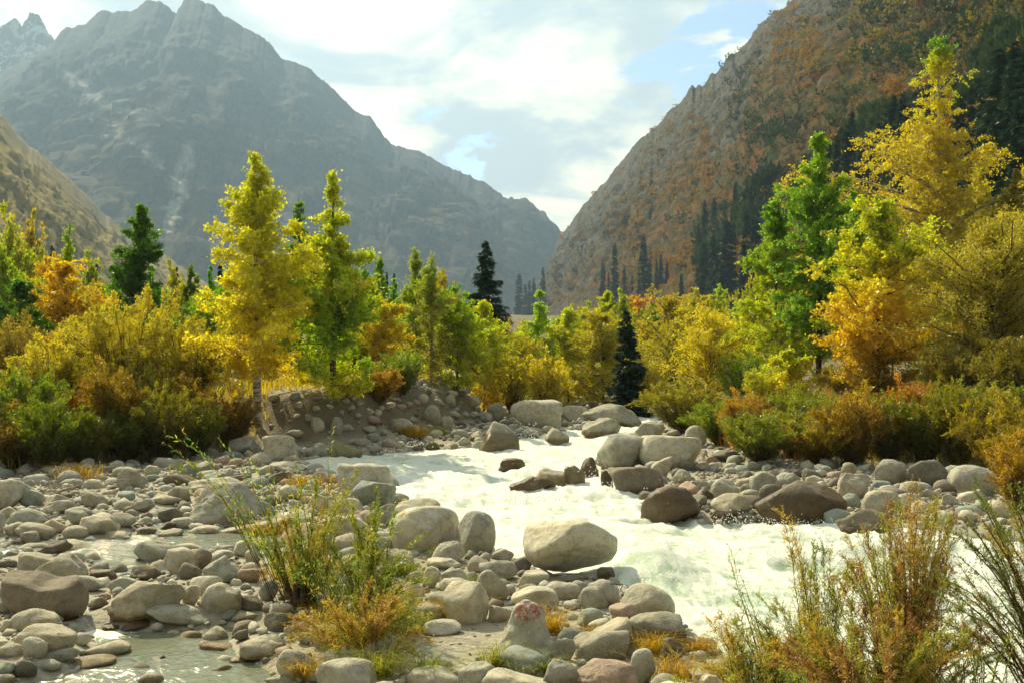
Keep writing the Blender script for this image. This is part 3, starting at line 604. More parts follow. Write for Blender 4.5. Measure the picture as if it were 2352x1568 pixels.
# x0, y0, x1, y1 (picture), tone, options, hand label, landmark phrase
RK = [
 (8,1308,198,1420,'b',dict(tilt=-.22,waist=.28,box=2.2,cuts=1,rough=.05,s=1),'long dark peanut shaped boulder beside the small cascade','long peanut-shaped boulder'),
 (44,1266,146,1330,'t',{},'low tan boulder behind the cleft boulder',0),(74,1268,200,1342,'t',dict(cone=.2),'big tan cleft boulder with a dark crack down its middle','cleft tan boulder'),(161,1317,242,1359,'n',dict(cone=.2),0,0),
 (22,1392,138,1450,'t',dict(cuts=1),'domed tan boulder at the foot of the small cascade','domed cascade boulder'),(37,1431,173,1497,'t',dict(cuts=1),'broad smooth tan boulder at the left edge of the pool','broad pool-edge boulder'),(54,1459,109,1513,'p',dict(tilt=-.7),0,0),(104,1485,178,1521,'g',{},0,0),(-12,1475,49,1513,'t',{},0,0),
 (190,1470,296,1514,'t',dict(box=2.6,cuts=0,rough=.04),'smooth loaf shaped stone standing in the shallow pool','loaf-shaped pool stone'),(141,1507,262,1540,'t',dict(tilt=.12,cuts=0,rough=.05),'long finger shaped stone lying in the pool','finger-shaped stone'),(195,1495,255,1513,'p',{},0,0),(86,1513,138,1541,'n',dict(cuts=1),0,0),(32,1510,87,1555,'d',{},0,0),(-8,1518,34,1558,'l',{},0,0),(-15,1545,36,1580,'g',{},0,0),
 (259,1327,420,1430,'t',dict(tilt=.5,box=2.2,cuts=2,s=1),'great tan boulder leaning up to the right above the cascade','great leaning tan boulder'),(336,1382,485,1440,'n',dict(tilt=-.2,cuts=1,rough=.05),'smooth greenish whale back boulder in the middle of the pool','whale-back boulder'),(417,1340,463,1394,'p',dict(cone=.2),0,0),(465,1335,554,1415,'p',dict(cone=-.2,cuts=5),'big pale top heavy boulder right of the whale back boulder','top-heavy pale boulder'),
 (541,1303,596,1338,'r',dict(cuts=1),0,0),(467,1276,551,1340,'n',dict(tilt=.5),0,0),(375,1256,443,1322,'p',dict(box=4,cuts=1,rough=.05),'blocky pale cube shaped boulder in the side stream','pale cube-shaped boulder'),(443,1256,487,1307,'b',dict(s=1),0,0),(312,1238,400,1305,'g',dict(tilt=-.3,cuts=5),'rugged grey boulder left of the pale cube shaped boulder',0),(411,1291,460,1331,'d',dict(cuts=7,rough=.05,s=1),0,0),(297,1296,366,1331,'b',dict(cone=.4,cuts=6,s=1),0,0),(202,1307,264,1338,'b',dict(s=1),0,0),(223,1261,285,1288,'t',dict(s=1),0,0),(270,1283,322,1308,'b',dict(s=1),0,0),
 (96,1236,165,1270,'b',dict(tilt=.2),0,0),(228,1243,285,1258,'p',dict(box=3,cuts=0,rough=.04),'flat pale bar of soap shaped stone in the stream',0),(232,1218,302,1246,'t',{},0,0),(181,1181,275,1230,'t',dict(box=2.6,cuts=2),'wide tan boulder with a broken right end on the left bar','broken-ended tan boulder'),(148,1204,207,1235,'t',{},0,0),(101,1190,150,1225,'t',{},0,0),(39,1199,121,1241,'t',dict(tilt=-.2,cuts=1),0,0),(44,1218,89,1261,'g',dict(cuts=6),0,0),(22,1233,67,1262,'d',dict(cuts=1),0,0),(10,1196,57,1230,'p',{},0,0),(-14,1175,14,1222,'g',{},0,0),
 (151,1164,202,1205,'n',dict(cuts=2),0,0),(252,1176,309,1210,'t',dict(cuts=5),0,0),(296,1142,359,1177,'t',dict(cone=.3),0,0),(104,1145,175,1180,'t',{},0,0),(47,1120,99,1163,'l',dict(cuts=7,rough=.05),'blue grey angular boulder on the left bar by driftwood','blue-grey angular boulder'),(-30,1098,60,1172,'p',dict(tilt=.55,cuts=2),'pale elongated boulder leaning at the left edge','pale leaning edge boulder'),(185,1127,249,1165,'t',dict(tilt=-.45),0,0),(269,1070,331,1125,'g',dict(cuts=5,rough=.16),'rough cracked grey boulder at the foot of the left shrubs','rough cracked boulder'),(331,1066,369,1098,'p',dict(tilt=-.4),'egg shaped white stone beside the rough cracked boulder','white egg-shaped stone'),(415,1063,452,1099,'l',{},0,0),(448,1058,500,1092,'g',{},0,0),(452,1078,520,1104,'g',{},0,0),
 (339,1135,420,1157,'t',dict(cuts=3),0,0),(385,1113,440,1150,'t',{},0,0),(443,1105,601,1205,'g',dict(cuts=5,cone=.15,s=0),'very wide grey boulder behind the foreground willow','wide grey boulder'),(437,1094,571,1130,'p',{},0,0),(363,1162,433,1200,'d',dict(cuts=5,cone=.2),0,0),(366,1196,403,1226,'b',dict(s=1),0,0),(437,1204,507,1237,'t',{},0,0),(500,1203,588,1230,'p',dict(tilt=.08),0,0),(366,1213,420,1240,'t',{},0,0),(386,1228,477,1249,'t',{},0,0),(299,1209,356,1234,'b',dict(s=1),0,0),(539,1234,601,1277,'p',{},0,0),(563,1260,605,1297,'p',{},0,0),(480,1262,540,1290,'g',{},0,0),
 (591,1327,638,1380,'l',dict(tilt=.5),0,0),(547,1365,605,1402,'d',{},0,0),(512,1397,548,1427,'l',{},0,0),(524,1402,595,1429,'p',{},0,0),(618,1381,677,1416,'p',dict(tilt=.25),0,0),(603,1404,668,1450,'d',{},0,0),(276,1422,349,1450,'b',dict(s=1,tilt=.15),0,0),(235,1433,275,1454,'d',dict(s=1),0,0),(205,1370,250,1398,'b',dict(s=1),'dark wet stone splitting the little waterfall','waterfall stone'),
 (381,1446,418,1469,'p',dict(cuts=1),0,0),(408,1446,463,1482,'t',{},0,0),(465,1438,524,1480,'p',dict(cone=.3,cuts=5),0,0),(453,1471,541,1502,'r',dict(cuts=5),'reddish brown angular stone in the pool','reddish pool stone'),(551,1461,650,1515,'t',dict(cuts=6,rough=.13),'rough pitted tan boulder at the right side of the pool','pitted tan boulder'),(635,1486,727,1564,'g',dict(tilt=-.65,box=2.6,cuts=1,rough=.05),'smooth grey bolster stone sloping down to the right','sloping bolster stone'),(527,1507,571,1531,'b',dict(s=1),0,0),(363,1533,437,1559,'t',dict(s=1,cuts=1),0,0),(317,1543,376,1585,'n',dict(cuts=1),0,0),(605,1548,675,1585,'g',{},0,0),(727,1510,862,1590,'g',dict(tilt=-.1,cuts=1,rough=.06),'large grey streaked boulder at the bottom edge under dry grass','streaked bottom-edge boulder'),(714,1434,788,1490,'g',dict(cuts=3),0,0),(346,1503,379,1528,'b',dict(s=1),0,0),(380,1512,412,1530,'b',dict(s=1),0,0),(-15,1362,32,1408,'g',{},0,0),(-14,1315,28,1346,'t',{},0,0),(20,1385,54,1415,'t',{},0,0),(0,1420,30,1450,'p',{},0,0),
 (650,1430,700,1462,'g',{},0,0),(680,1448,722,1480,'t',{},0,0),
 (896,1161,1052,1266,'p',dict(box=2.4,cuts=1,rough=.05),'big smooth pale boulder left of a pair at the rapids edge','left twin boulder'),(1045,1171,1137,1270,'g',dict(cuts=1,rough=.05),'upright rounded boulder right of a pair at the rapids edge','right twin boulder'),(902,1142,1010,1186,'p',dict(tilt=.2,cuts=5,rough=.04),'flat layered pale slab behind the paired boulders','layered slab'),(776,1062,900,1156,'p',dict(cuts=3,cone=.1),'large pale rounded boulder at the top of the left river edge','pale corner boulder'),(803,1101,908,1166,'l',dict(cuts=7),'angular bluish boulder in front of the pale corner boulder',0),
 (1205,1187,1414,1324,'p',dict(box=2.7,cuts=3,tilt=-.13,rough=.07,lift=.12),'huge rounded boulder perched on stones beside the rapids','huge perched boulder'),
 (991,1242,1068,1298,'p',dict(cone=.6,cuts=2),'cone shaped pale stone below the paired boulders','cone-shaped pale stone'),(1101,1282,1187,1332,'g',dict(cuts=1),0,0),(981,1279,1058,1307,'p',{},0,0),(969,1298,1012,1351,'p',dict(tilt=-.5),0,0),(1018,1335,1121,1434,'p',dict(cuts=3,rough=.06),'large pale round boulder left of the red painted stone','large round pale boulder'),(1176,1345,1282,1403,'p',dict(cuts=1),'domed pale boulder just behind the red painted stone','domed boulder behind paint'),(1252,1333,1332,1377,'g',dict(box=2.6,cuts=1),0,0),(1333,1345,1396,1398,'g',dict(cuts=1,rough=.05),0,0),(1186,1310,1260,1347,'p',dict(box=4,cuts=2),0,0),(1178,1277,1220,1316,'d',{},0,0),
 (1265,1461,1322,1520,'g',{},0,0),(1319,1442,1448,1518,'g',dict(box=2.6,cuts=2),'wide grey boulder right of the red painted stone','wide boulder right of paint'),(1312,1512,1462,1600,'r',dict(rough=.14,cuts=3),'rough pink granite boulder at the bottom edge','pink granite boulder'),(1105,1533,1257,1605,'p',dict(cuts=1,waist=.15),'smooth pale two humped boulder at the bottom edge','two-humped boulder'),(973,1422,1058,1459,'p',dict(cuts=1,rough=.05),'flat pale stone half sunk in the sandy patch','half-sunk flat stone'),(936,1532,1054,1585,'p',{},0,0),(1053,1520,1137,1590,'n',dict(cuts=1),0,0),(1240,1510,1330,1590,'g',dict(cuts=6),0,0),
 (1122,1387,1173,1429,'t',{},0,0),(1093,1267,1127,1293,'g',{},0,0),(1130,1258,1180,1285,'g',{},0,0),(1095,1304,1170,1380,'g',dict(tilt=-.6),0,0),(1010,1306,1078,1348,'p',dict(tilt=.2),0,0),(888,1287,950,1320,'p',{},0,0),(931,1310,971,1335,'g',{},0,0),(923,1335,975,1368,'p',{},0,0),(1325,1395,1384,1437,'l',dict(tilt=.3,cuts=2),0,0),(1350,1420,1402,1450,'p',{},0,0),(860,1368,905,1395,'g',{},0,0),(1068,1262,1100,1285,'l',{},0,0),
 (1174,917,1289,988,'p',dict(box=3.6,cuts=3,rough=.07,deep=.75),'massive flat topped boulder at the head of the rapids','massive flat-topped boulder'),(1099,967,1192,1036,'g',dict(cuts=3,s=2),'rounded grey boulder with moss beside the upper rapids','mossy-footed boulder'),(896,960,949,1003,'g',dict(cuts=5),0,0),(971,929,1011,975,'n',dict(cuts=5),0,0),(753,1014,829,1055,'m',dict(cuts=3,s=1),'moss green double humped rock at the water edge below the birches','moss-green rock'),(700,1026,741,1052,'g',{},0,0),(724,1016,757,1053,'g',{},0,0),(603,998,682,1057,'p',dict(cone=.2),'pale triangular boulder below the white trunked birch','pale triangular boulder'),(757,956,787,998,'g',dict(cuts=0,rough=.04),0,0),(712,955,746,992,'p',{},0,0),(977,1012,1011,1036,'m',dict(s=1),0,0),(520,1000,590,1045,'g',{},0,0),(575,1040,622,1070,'t',{},0,0),(620,1058,700,1085,'p',{},0,0),
 (1339,925,1486,978,'g',dict(tilt=-.25,cuts=5,cone=.2,s=1),'long dark pitted rock ridge in the upper rapids','pitted ridge rock'),(1336,956,1425,998,'g',dict(cone=.3,s=1),0,0),(1286,929,1354,967,'p',{},0,0),(1370,994,1492,1076,'g',dict(cuts=5,rough=.07,s=1),'big angular grey boulder on the far side of the rapids','big angular grey boulder'),(1459,967,1527,1012,'g',dict(s=1),0,0),(1145,1050,1206,1077,'b',dict(s=2),'lone brown rock poking out of the white water','lone brown midstream rock'),(1172,1089,1276,1127,'b',dict(s=2,cone=.3,cuts=5),'wedge shaped wet brown rock in midstream','wedge-shaped midstream rock'),(1226,1073,1302,1106,'t',dict(s=1,cone=.3,cuts=6),0,0),(1295,1067,1344,1106,'g',dict(s=2),0,0),(1328,1048,1375,1091,'b',dict(s=2),0,0),(1403,1071,1525,1135,'b',dict(box=3.8,cuts=1,rough=.05,s=1),'brick shaped brown boulder with flat top at the rapids','brick-shaped boulder'),(1380,1078,1408,1115,'d',dict(s=2),0,0),(1251,981,1306,1014,'t',dict(s=1),0,0),(1199,983,1240,1012,'g',dict(s=1),0,0),(1188,890,1229,919,'r',dict(cone=.4),0,0),(1318,908,1352,932,'g',{},0,0),(1057,904,1103,930,'p',{},0,0),(1018,904,1046,932,'p',{},0,0),(1118,923,1160,967,'g',{},0,0),(1010,955,1040,985,'p',{},0,0),(1100,945,1130,968,'p',{},0,0),
 (1471,996,1614,1078,'p',dict(cone=.2,cuts=3,rough=.05),'big smooth pale sloping slab on the right bank','pale sloping slab'),(1573,976,1621,1027,'p',dict(cuts=1,rough=.05),'round pale stone under the feathery shrub on the right bank','round pale stone'),(1531,985,1562,1004,'g',{},0,0),(1496,1045,1545,1100,'t',dict(tilt=-.4),0,0),(1476,1110,1608,1190,'b',dict(tilt=.45,cuts=3,s=2),'shiny wet brown boulder sprayed by the rapids','shiny wet boulder'),(1638,1130,1720,1178,'t',dict(cuts=1,s=1),0,0),(1635,1097,1696,1147,'g',{},0,0),(1722,1080,1789,1146,'n',dict(tilt=.5,cuts=2),'tilted dark egg boulder on the right gravel bar','tilted egg boulder'),(1746,1110,1798,1163,'d',dict(cuts=1),0,0),(1734,1098,1938,1210,'b',dict(tilt=.3,cuts=2,cone=.25,rough=.05,s=2),'massive dark brown wedge boulder on the right bank','massive brown wedge boulder'),(1922,1084,1998,1143,'t',dict(cone=.35,cuts=3),0,0),(1929,1132,1980,1167,'l',dict(cone=.3),0,0),(1925,1166,2047,1230,'b',dict(cone=.2,s=1),'low brown yellow boulder at the right water edge','low yellow-brown boulder'),(1983,1124,2064,1188,'p',dict(cuts=1),'smooth pale boulder behind the low yellow brown one',0),(1632,1165,1704,1198,'b',dict(s=1),0,0),(1562,1057,1599,1081,'d',{},0,0),(1595,1061,1634,1081,'t',{},0,0),(1622,1046,1647,1066,'r',{},0,0),(1544,1077,1589,1112,'t',dict(cuts=6),0,0),(1573,1101,1627,1123,'t',{},0,0),(1633,1031,1699,1060,'d',{},0,0),(1797,1085,1832,1114,'g',{},0,0),(1933,1061,1967,1094,'t',{},0,0),(1870,1067,1910,1088,'l',{},0,0),(1460,1066,1500,1085,'t',{},0,0),(1600,1120,1640,1150,'b',dict(s=2),0,0),
 (2007,1053,2085,1112,'g',dict(cuts=2),'grey boulder left of a pair below the right shrubs','left shrub-side boulder'),(2082,1053,2168,1117,'d',dict(cuts=4),'dark boulder right of a pair below the right shrubs','right shrub-side boulder'),(2182,1066,2287,1142,'g',dict(cuts=4,tilt=-.1),'large grey boulder with dark cracks near the right edge','cracked right-edge boulder'),(2039,1130,2110,1173,'p',{},0,0),(2105,1140,2132,1172,'p',{},0,0),
 (1427,1337,1548,1430,'p',dict(tilt=-.45,cuts=1,rough=.05),'smooth pale boulder sloping into the rapids right of the perched boulder','sloping river-edge boulder'),(1443,1401,1569,1486,'g',dict(tilt=-.35,cuts=2),'grey boulder with a dark hollow above the grass tuft','hollowed grey boulder'),(1401,1380,1477,1430,'r',{},0,0),(1330,1327,1421,1392,'g',dict(rough=.13),0,0),(1448,1487,1504,1572,'g',dict(box=2.7,cuts=1),'upright grey stone beside the pink granite boulder','upright grey stone'),(1514,1461,1567,1518,'d',{},0,0),(1608,1546,1652,1590,'p',{},0,0),
 (1676,877,1810,938,'r',dict(cuts=4,cone=.2),'big boulder with rusty orange lichen behind the right shrubs','rusty lichen boulder'),(1836,880,1891,916,'g',dict(cuts=5),0,0),(1808,882,1850,908,'r',{},0,0),(1750,990,1800,1020,'g',{},0,0),(1800,1000,1850,1050,'p',{},0,0),
 (2110,1120,2150,1145,'g',{},0,0),(2160,1130,2200,1160,'p',{},0,0),(1850,1090,1890,1112,'p',{},0,0),(1700,1110,1725,1135,'g',{},0,0),(2200,1170,2250,1200,'p',{},0,0),(2262,1195,2300,1222,'g',{},0,0),
 (1225,1315,1262,1336,'d',{},0,0),(1370,1300,1412,1335,'d',dict(s=1),0,0),(1290,1318,1340,1340,'d',{},0,0),
 (640,1112,700,1150,'p',{},0,0),(700,1130,770,1175,'p',{},0,0),(640,1170,720,1210,'p',dict(tilt=.3),0,0),(760,1180,850,1235,'p',{},0,0),(840,1155,905,1205,'g',{},0,0),(700,1215,780,1265,'g',{},0,0),(560,1190,650,1228,'p',dict(tilt=.35),0,0),(840,1230,900,1270,'p',{},0,0),(780,1270,860,1310,'p',{},0,0),(740,1340,800,1375,'p',{},0,0),(830,1330,880,1360,'g',{},0,0),(800,1385,860,1420,'p',{},0,0),(700,1370,745,1400,'g',{},0,0),(880,1400,930,1435,'g',{},0,0),(680,1420,730,1450,'p',{},0,0),
]
ROCKS = []     # x, y, radius, for scatter and labels

def add_rock(x, y, zbot, ztop, w, dep, tone, opt, sub, seed, label, px=None):
    o = dict(opt); wet = o.pop('s', 0); lift = o.pop('lift', 0); o.pop('deep', 0)
    h = ztop - zbot
    p, f = rock_shape(sub, seed, (1, dep / w, max(.25, h / w)), **o)
    ex = p.max(0) - p.min(0); p = (p - (p.max(0) + p.min(0)) / 2) * np.array([w, dep, h]) / ex
    me = mesh('boulder', p, f, M_ROCK if not wet else (M_WET if wet == 1 else M_SOAK))
    t = np.array(TONES[tone]) * np.random.default_rng(seed).uniform(.86, 1.12)
    ob = obj('boulder' if w > .55 else 'stone', me, loc=(x, y, (zbot + ztop) / 2), color=tuple(np.minimum(t, .62)), cat='boulder' if w > .55 else 'stone')
    return ob

def place_boxes():
    for i, (x0, y0, x1, y1, tone, opt, lab, lm) in enumerate(RK):
        cxp = (x0 + x1) / 2; hit = cast(cxp, y1, (B_G,)); d1 = hit.y
        sr = float(poly_sd(RIVER, hit.x, hit.y)); inr = sr > 0
        if inr: d1 = at(cxp, y1, 0.03)[1]
        w0 = (x1 - x0) * d1 / F; dep = w0 * opt.get('deep', .78); dep = min(dep, 2.6)
        dc = d1 + .40 * dep; w = (x1 - x0) * dc / F; x = (cxp - CX) / F * dc
        ztop = EYE - (y0 - CY) / F * (dc + .08 * dep)
        g = float(hit.z) if not inr else 0.0
        h = max(ztop - g, .12 * w)
        zb = g - (.22 * h if not inr else .45 * h) + opt.get('lift', 0)
        big = x1 - x0
        ob = add_rock(x, dc, zb, g + h, w * 1.04, dep, tone, opt, 5 if big > 140 else 4 if big > 60 else 3, 1000 + i * 7, lab)
        ROCKS.append(dict(o=ob, x=x, y=dc, r=w / 2, dep=dep / 2, px=cxp, py=(y0 + y1) / 2, wpx=big, hpx=y1 - y0, tone=tone, lab=lab or None, lm=lm or None))
place_boxes()

# the pointed stone with the flaking red paint mark
def painted_stone():
    prof = [(1116, 1518), (1150, 1480), (1172, 1430), (1188, 1392), (1205, 1377), (1228, 1378), (1240, 1400), (1248, 1440), (1268, 1480), (1296, 1500), (1290, 1520)]
    hit = cast(1205, 1518, (B_G,)); d = hit.y + .28; g = float(hit.z)
    u, f = ICO[5]; ztop = EYE - (1377 - CY) / F * d; H_ = ztop - (g - .12)
    t = u[:, 2] * .5 + .5; zw = g - .12 + H_ * t
    pys = CY + (EYE - zw) / d * F
    lx = np.interp(pys, [1376, 1392, 1430, 1480, 1518, 1560], [1203, 1188, 1172, 1150, 1116, 1110]); rx = np.interp(pys, [1376, 1392, 1400, 1440, 1480, 1500, 1560], [1214, 1236, 1240, 1248, 1268, 1292, 1300])
    xc = (lx + rx) / 2; hw = (rx - lx) / 2 / F * d
    ring = norm(np.stack([u[:, 0], u[:, 1]], 1)); q = np.clip(np.sqrt(1 - u[:, 2] ** 2) * 2.2, 0, 1)
    X = (xc - CX) / F * d + ring[:, 0] * hw * q; Y = d + ring[:, 1] * hw * q * .75
    nrm = np.stack([ring[:, 0], ring[:, 1], 0 * X], 1); p = np.stack([X, Y, zw], 1)
    p += nrm * (.045 * fbm(p * 3.5, 4, 5, ridge=True) + .02 * fbm(p * 11, 3, 8))[:, None]
    c = np.array([(1205 - CX) / F * d, d, g])
    sx = CX + p[:, 0] / p[:, 1] * F; sy = CY + (EYE - p[:, 2]) / p[:, 1] * F
    paint = sstep(32, 20, np.hypot((sx - 1213) * .85, (sy - 1403) * 1.25))
    me = mesh('painted_stone', p - c, f, M_PAINT, attrs={'paint': paint})
    ob = obj('painted_stone', me, loc=tuple(c), color=(.50, .50, .46), cat='stone', label='pointed pale stone with flaking red paint on its tip')
    ROCKS.append(dict(o=ob, x=c[0], y=d, r=.42, dep=.3, px=1205, py=1450, wpx=180, hpx=140, tone='p', lab=ob['label'], lm='red-painted stone'))
painted_stone()
print('rocks', round(time.time() - T0, 1))

# scattered stones between them
def scatter_stones():
    rng = np.random.default_rng(99); cell = .5; grid = {}
    def put(x, y, r): grid.setdefault((int(x // cell), int(y // cell)), []).append((x, y, r))
    for k in ROCKS:
        put(k['x'], k['y'], min(k['r'], k['dep']) * .92)
        for s in (-.5, .5): put(k['x'] + s * k['r'], k['y'], min(k['r'], k['dep']) * .6)
    def free(x, y, r):
        R_ = 4 if r > .12 else 3; i, j = int(x // cell), int(y // cell)
        for a in range(i - R_, i + R_ + 1):
            for b in range(j - R_, j + R_ + 1):
                for (u, v, q) in grid.get((a, b), ()):
                    if (u - x) ** 2 + (v - y) ** 2 < ((q + r) * .80) ** 2: return False
        return True
    out = []
    def field(n, r0, r1, pick, pw=1.0):
        pts = pick(n * 3); sz = r0 + (r1 - r0) * rng.random(len(pts)) ** pw; sz = -np.sort(-sz); c = 0
        sr = poly_sd(RIVER, pts[:, 0], pts[:, 1]); ss = poly_sd(STREAM, pts[:, 0], pts[:, 1])
        sL = poly_sd(TERR_L, pts[:, 0], pts[:, 1]); sR = poly_sd(TERR_R, pts[:, 0], pts[:, 1])
        pxx = CX + pts[:, 0] / pts[:, 1] * F
        sx_, sy_ = at(1010, 1485)
        for i in range(len(pts)):
            x, y = pts[i]; r = sz[i]
            if sr[i] > .12 - (r > .2) * .1: continue
            if ss[i] > .25 and rng.random() > (.85 if pts[i, 1] > 12.8 else .5): continue
            lim = 2.3 if 620 < pxx[i] < 1200 else .4
            if sL[i] > lim or sR[i] > .5 : continue
            if sL[i] > .6 and r > .3: continue
            if ((x - sx_) / .95) ** 2 + ((y - sy_) / .8) ** 2 < 1 and (r > .035): continue
            if not free(x, y, r): continue
            put(x, y, r); out.append((x, y, r)); c += 1
            if c >= n: break
    def box(px0, px1, d0, d1):
        def f(n):
            d = np.sqrt(rng.uniform(d0 ** 2, d1 ** 2, n)); px = rng.uniform(px0, px1, n); return np.stack([(px - CX) / F * d, d], 1)
        return f
    field(620, .12, .34, box(-150, 2500, 9, 30), 2.2)
    field(420, .08, .28, box(590, 1200, 28, 44), 1.8)
    field(250, .15, .42, box(560, 1500, 28, 52), 2.2)
    field(1600, .06, .13, box(-150, 2500, 8.5, 30), 1.6)
    field(900, .07, .16, box(560, 1700, 28, 62), 1.5)
    field(5200, .028, .06, box(-100, 2450, 8.5, 27), 1.3)
    field(900, .05, .08, box(1550, 2450, 19, 29), 1.)
    return np.array(out)
ST = scatter_stones()
print('scatter', len(ST), round(time.time() - T0, 1))

def build_scatter():
    rng = np.random.default_rng(5)
    zs = ground_z(ST[:, 0], ST[:, 1]); app = ST[:, 2] / ST[:, 1]
    pxs = CX + ST[:, 0] / ST[:, 1] * F; pys = CY + (EYE - zs) / ST[:, 1] * F
    vis = (pxs > -20) & (pxs < 2372) & (pys < 1585)
    order = np.argsort(-np.where(vis, app, 0)); nsing = 300 - len(ROCKS)
    single = set(order[:nsing].tolist())
    protos = [mesh('stone', rock_shape(3, 5000 + i, (1, .8, .62), box=2.3, cuts=3, rough=.09)[0], ICO[3][1], M_ROCK) for i in range(14)]
    tn = list('ppggttnndlrb'); P = [rock_shape(1, 7000 + i, (1, .8, .6), cuts=3, rough=.1)[0] for i in range(12)]; P2 = [rock_shape(2, 7100 + i, (1, .8, .6), cuts=3, rough=.1)[0] for i in range(12)]
    vs, fs, cs = [], [], []; o = 0
    for i in range(len(ST)):
        x, y, r = ST[i]; z = zs[i]; a = rng.uniform(0, 6.28); t = rng.choice(tn); c = np.array(TONES[t]) * rng.uniform(.8, 1.15)
        asp = rng.uniform(.75, 1.25)
        if i in single:
            ob = obj('stone', protos[i % 14], loc=(x, y, z + r * .22), color=tuple(np.minimum(c, .6)), cat='stone')
            ob.scale = (r * asp, r, r * rng.uniform(.8, 1.2)); ob.rotation_euler = (rng.uniform(-.4, .4), rng.uniform(-.4, .4), a)
            ROCKS.append(dict(o=ob, x=x, y=y, r=r, dep=r, px=pxs[i], py=pys[i], wpx=2 * r / y * F, hpx=r / y * F, tone=t, lab=None, lm=None)); continue
        bigp = r / y * F > 7; p, f = (P2, ICO[2][1]) if bigp else (P, ICO[1][1])
        q = p[rng.integers(12)] * np.array([r * asp, r, r * rng.uniform(.8, 1.2)]); ca, sa = math.cos(a), math.sin(a); tl = rng.uniform(-.4, .4)
        q = q @ np.array([[1, 0, 0], [0, math.cos(tl), -math.sin(tl)], [0, math.sin(tl), math.cos(tl)]]).T
        q = q @ np.array([[ca, -sa, 0], [sa, ca, 0], [0, 0, 1]]).T + np.array([x, y, z + r * .2])
        vs.append(q); fs.append(f + o); o += len(q); cs.append(np.tile(np.minimum(c, .6), (len(q), 1)))
    obj('pebbles', mesh('pebbles', np.concatenate(vs), np.concatenate(fs), M_PEB, col=np.concatenate(cs)), kind='stuff', label='grey and tan river pebbles covering the gravel bars', cat='pebbles')
build_scatter()

def ordw(i):
    o_ = ['first', 'second', 'third', 'fourth', 'fifth', 'sixth', 'seventh', 'eighth', 'ninth', 'tenth', 'eleventh', 'twelfth', 'thirteenth', 'fourteenth', 'fifteenth', 'sixteenth', 'seventeenth', 'eighteenth', 'nineteenth']
    if i < 19: return o_[i]
    t, u = divmod(i + 1, 10); w = ['', '', 'twent', 'thirt', 'fort', 'fift', 'sixt', 'sevent'][t]
    return w + 'ieth' if u == 0 else w + 'y-' + o_[u - 1]
def label_rocks():
    LM = [(k['lm'], k['px'], k['py'], k['wpx']) for k in ROCKS if k['lm']]
    LM += [('white-trunked birch', 592, 960, 30), ('sandy patch', 1000, 1470, 150)]
    used = {}; pend = []
    for k in ROCKS:
        if k['lab']: k['o']['label'] = k['lab']; used[k['lab']] = 1
        else: pend.append(k)
    order = ['', 'second ', 'third ', 'fourth ', 'fifth ', 'sixth ', 'seventh ', 'eighth ']
    groups = {}
    def rel(k, l):
        dx, dy = k['px'] - l[1], (k['py'] - l[2]) * 1.5
        if abs(dx) > abs(dy): return 'left of' if dx < 0 else 'right of'
        return 'behind' if dy < 0 else 'in front of'
    for k in pend:
        ls = sorted(LM, key=lambda l: math.hypot(k['px'] - l[1], (k['py'] - l[2]) * 1.5))
        w = k['wpx']; size = 'large' if w > 80 else 'medium' if w > 45 else 'small' if w > 22 else 'little'
        shp = 'flat ' if k['hpx'] / w < .36 and w > 30 else 'tall ' if k['hpx'] / w > .95 else ''
        kind = 'boulder' if w > 60 else 'stone' if w > 22 else 'cobble'
        if k['o']['category'] != ('boulder' if kind == 'boulder' else 'stone'): k['o']['category'] = 'boulder' if kind == 'boulder' else 'stone'
        key = (f"{size} {shp}{TONE_W[k['tone']]} {kind}", rel(k, ls[0]), ls[0][0]); groups.setdefault(key, []).append((k, ls))
    for (a, r, l), ks in groups.items():
        ks.sort(key=lambda t: math.hypot(t[0]['px'] - t[1][0][1], t[0]['py'] - t[1][0][2]))
        for i, (k, ls) in enumerate(ks):
            if len(ks) == 1: lab = f"{a} {r} the {l}"
            else:
                nm = ['nearest', 'second nearest', 'third nearest', 'fourth nearest', 'fifth nearest', 'sixth nearest', 'seventh nearest', 'eighth nearest', 'ninth nearest', 'tenth nearest'][min(i, 9)]
                lab = f"{nm} {a} {r} the {l}"
            if lab in used: lab = lab + ', on the stony bank'
            used[lab] = 1; k['o']['label'] = lab; k['o']['group'] = 'stones and boulders of the river banks'
    for k in ROCKS: k['o']['group'] = 'stones and boulders of the river banks'
label_rocks()
print('stones done', round(time.time() - T0, 1))

# spray drops
def spray():
    rng = np.random.default_rng(3); V, Fc = ICO[1]; vs, fs, o = [], [], 0
    for (px, py, w, h, n) in ((1540, 1175, 90, 60, 170), (1820, 1207, 150, 16, 120), (1430, 1075, 60, 40, 120), (1690, 1198, 70, 20, 60), (1700, 1260, 400, 14, 260), (1200, 1150, 200, 14, 200), (1205, 1008, 50, 30, 90), (1190, 1112, 60, 25, 90), (1260, 1090, 60, 25, 60), (1350, 1100, 60, 25, 60), (1640, 1195, 60, 12, 40), (900, 1060, 60, 30, 70), (1520, 1320, 80, 30, 110), (970, 1030, 90, 18, 90), (1820, 1200, 120, 14, 90), (220, 1400, 30, 18, 50), (1420, 1120, 60, 20, 60), (1350, 985, 60, 15, 50)):
        x, y = at(px, py)
        for _ in range(n):
            a = rng.normal() * w * .4 / F * y; b = abs(rng.normal()) * h * .5 / F * y; r = rng.uniform(.003, .010) * (y / 14)
            vs.append(V * r + np.array([x + a, y + rng.normal() * .25 - .3, .05 + b])); fs.append(Fc + o); o += len(V)
    obj('spray_drops', mesh('spray_drops', np.concatenate(vs), np.concatenate(fs), M_SPRAY), kind='stuff', label='white spray drops thrown up by the rapids', cat='spray')
spray()

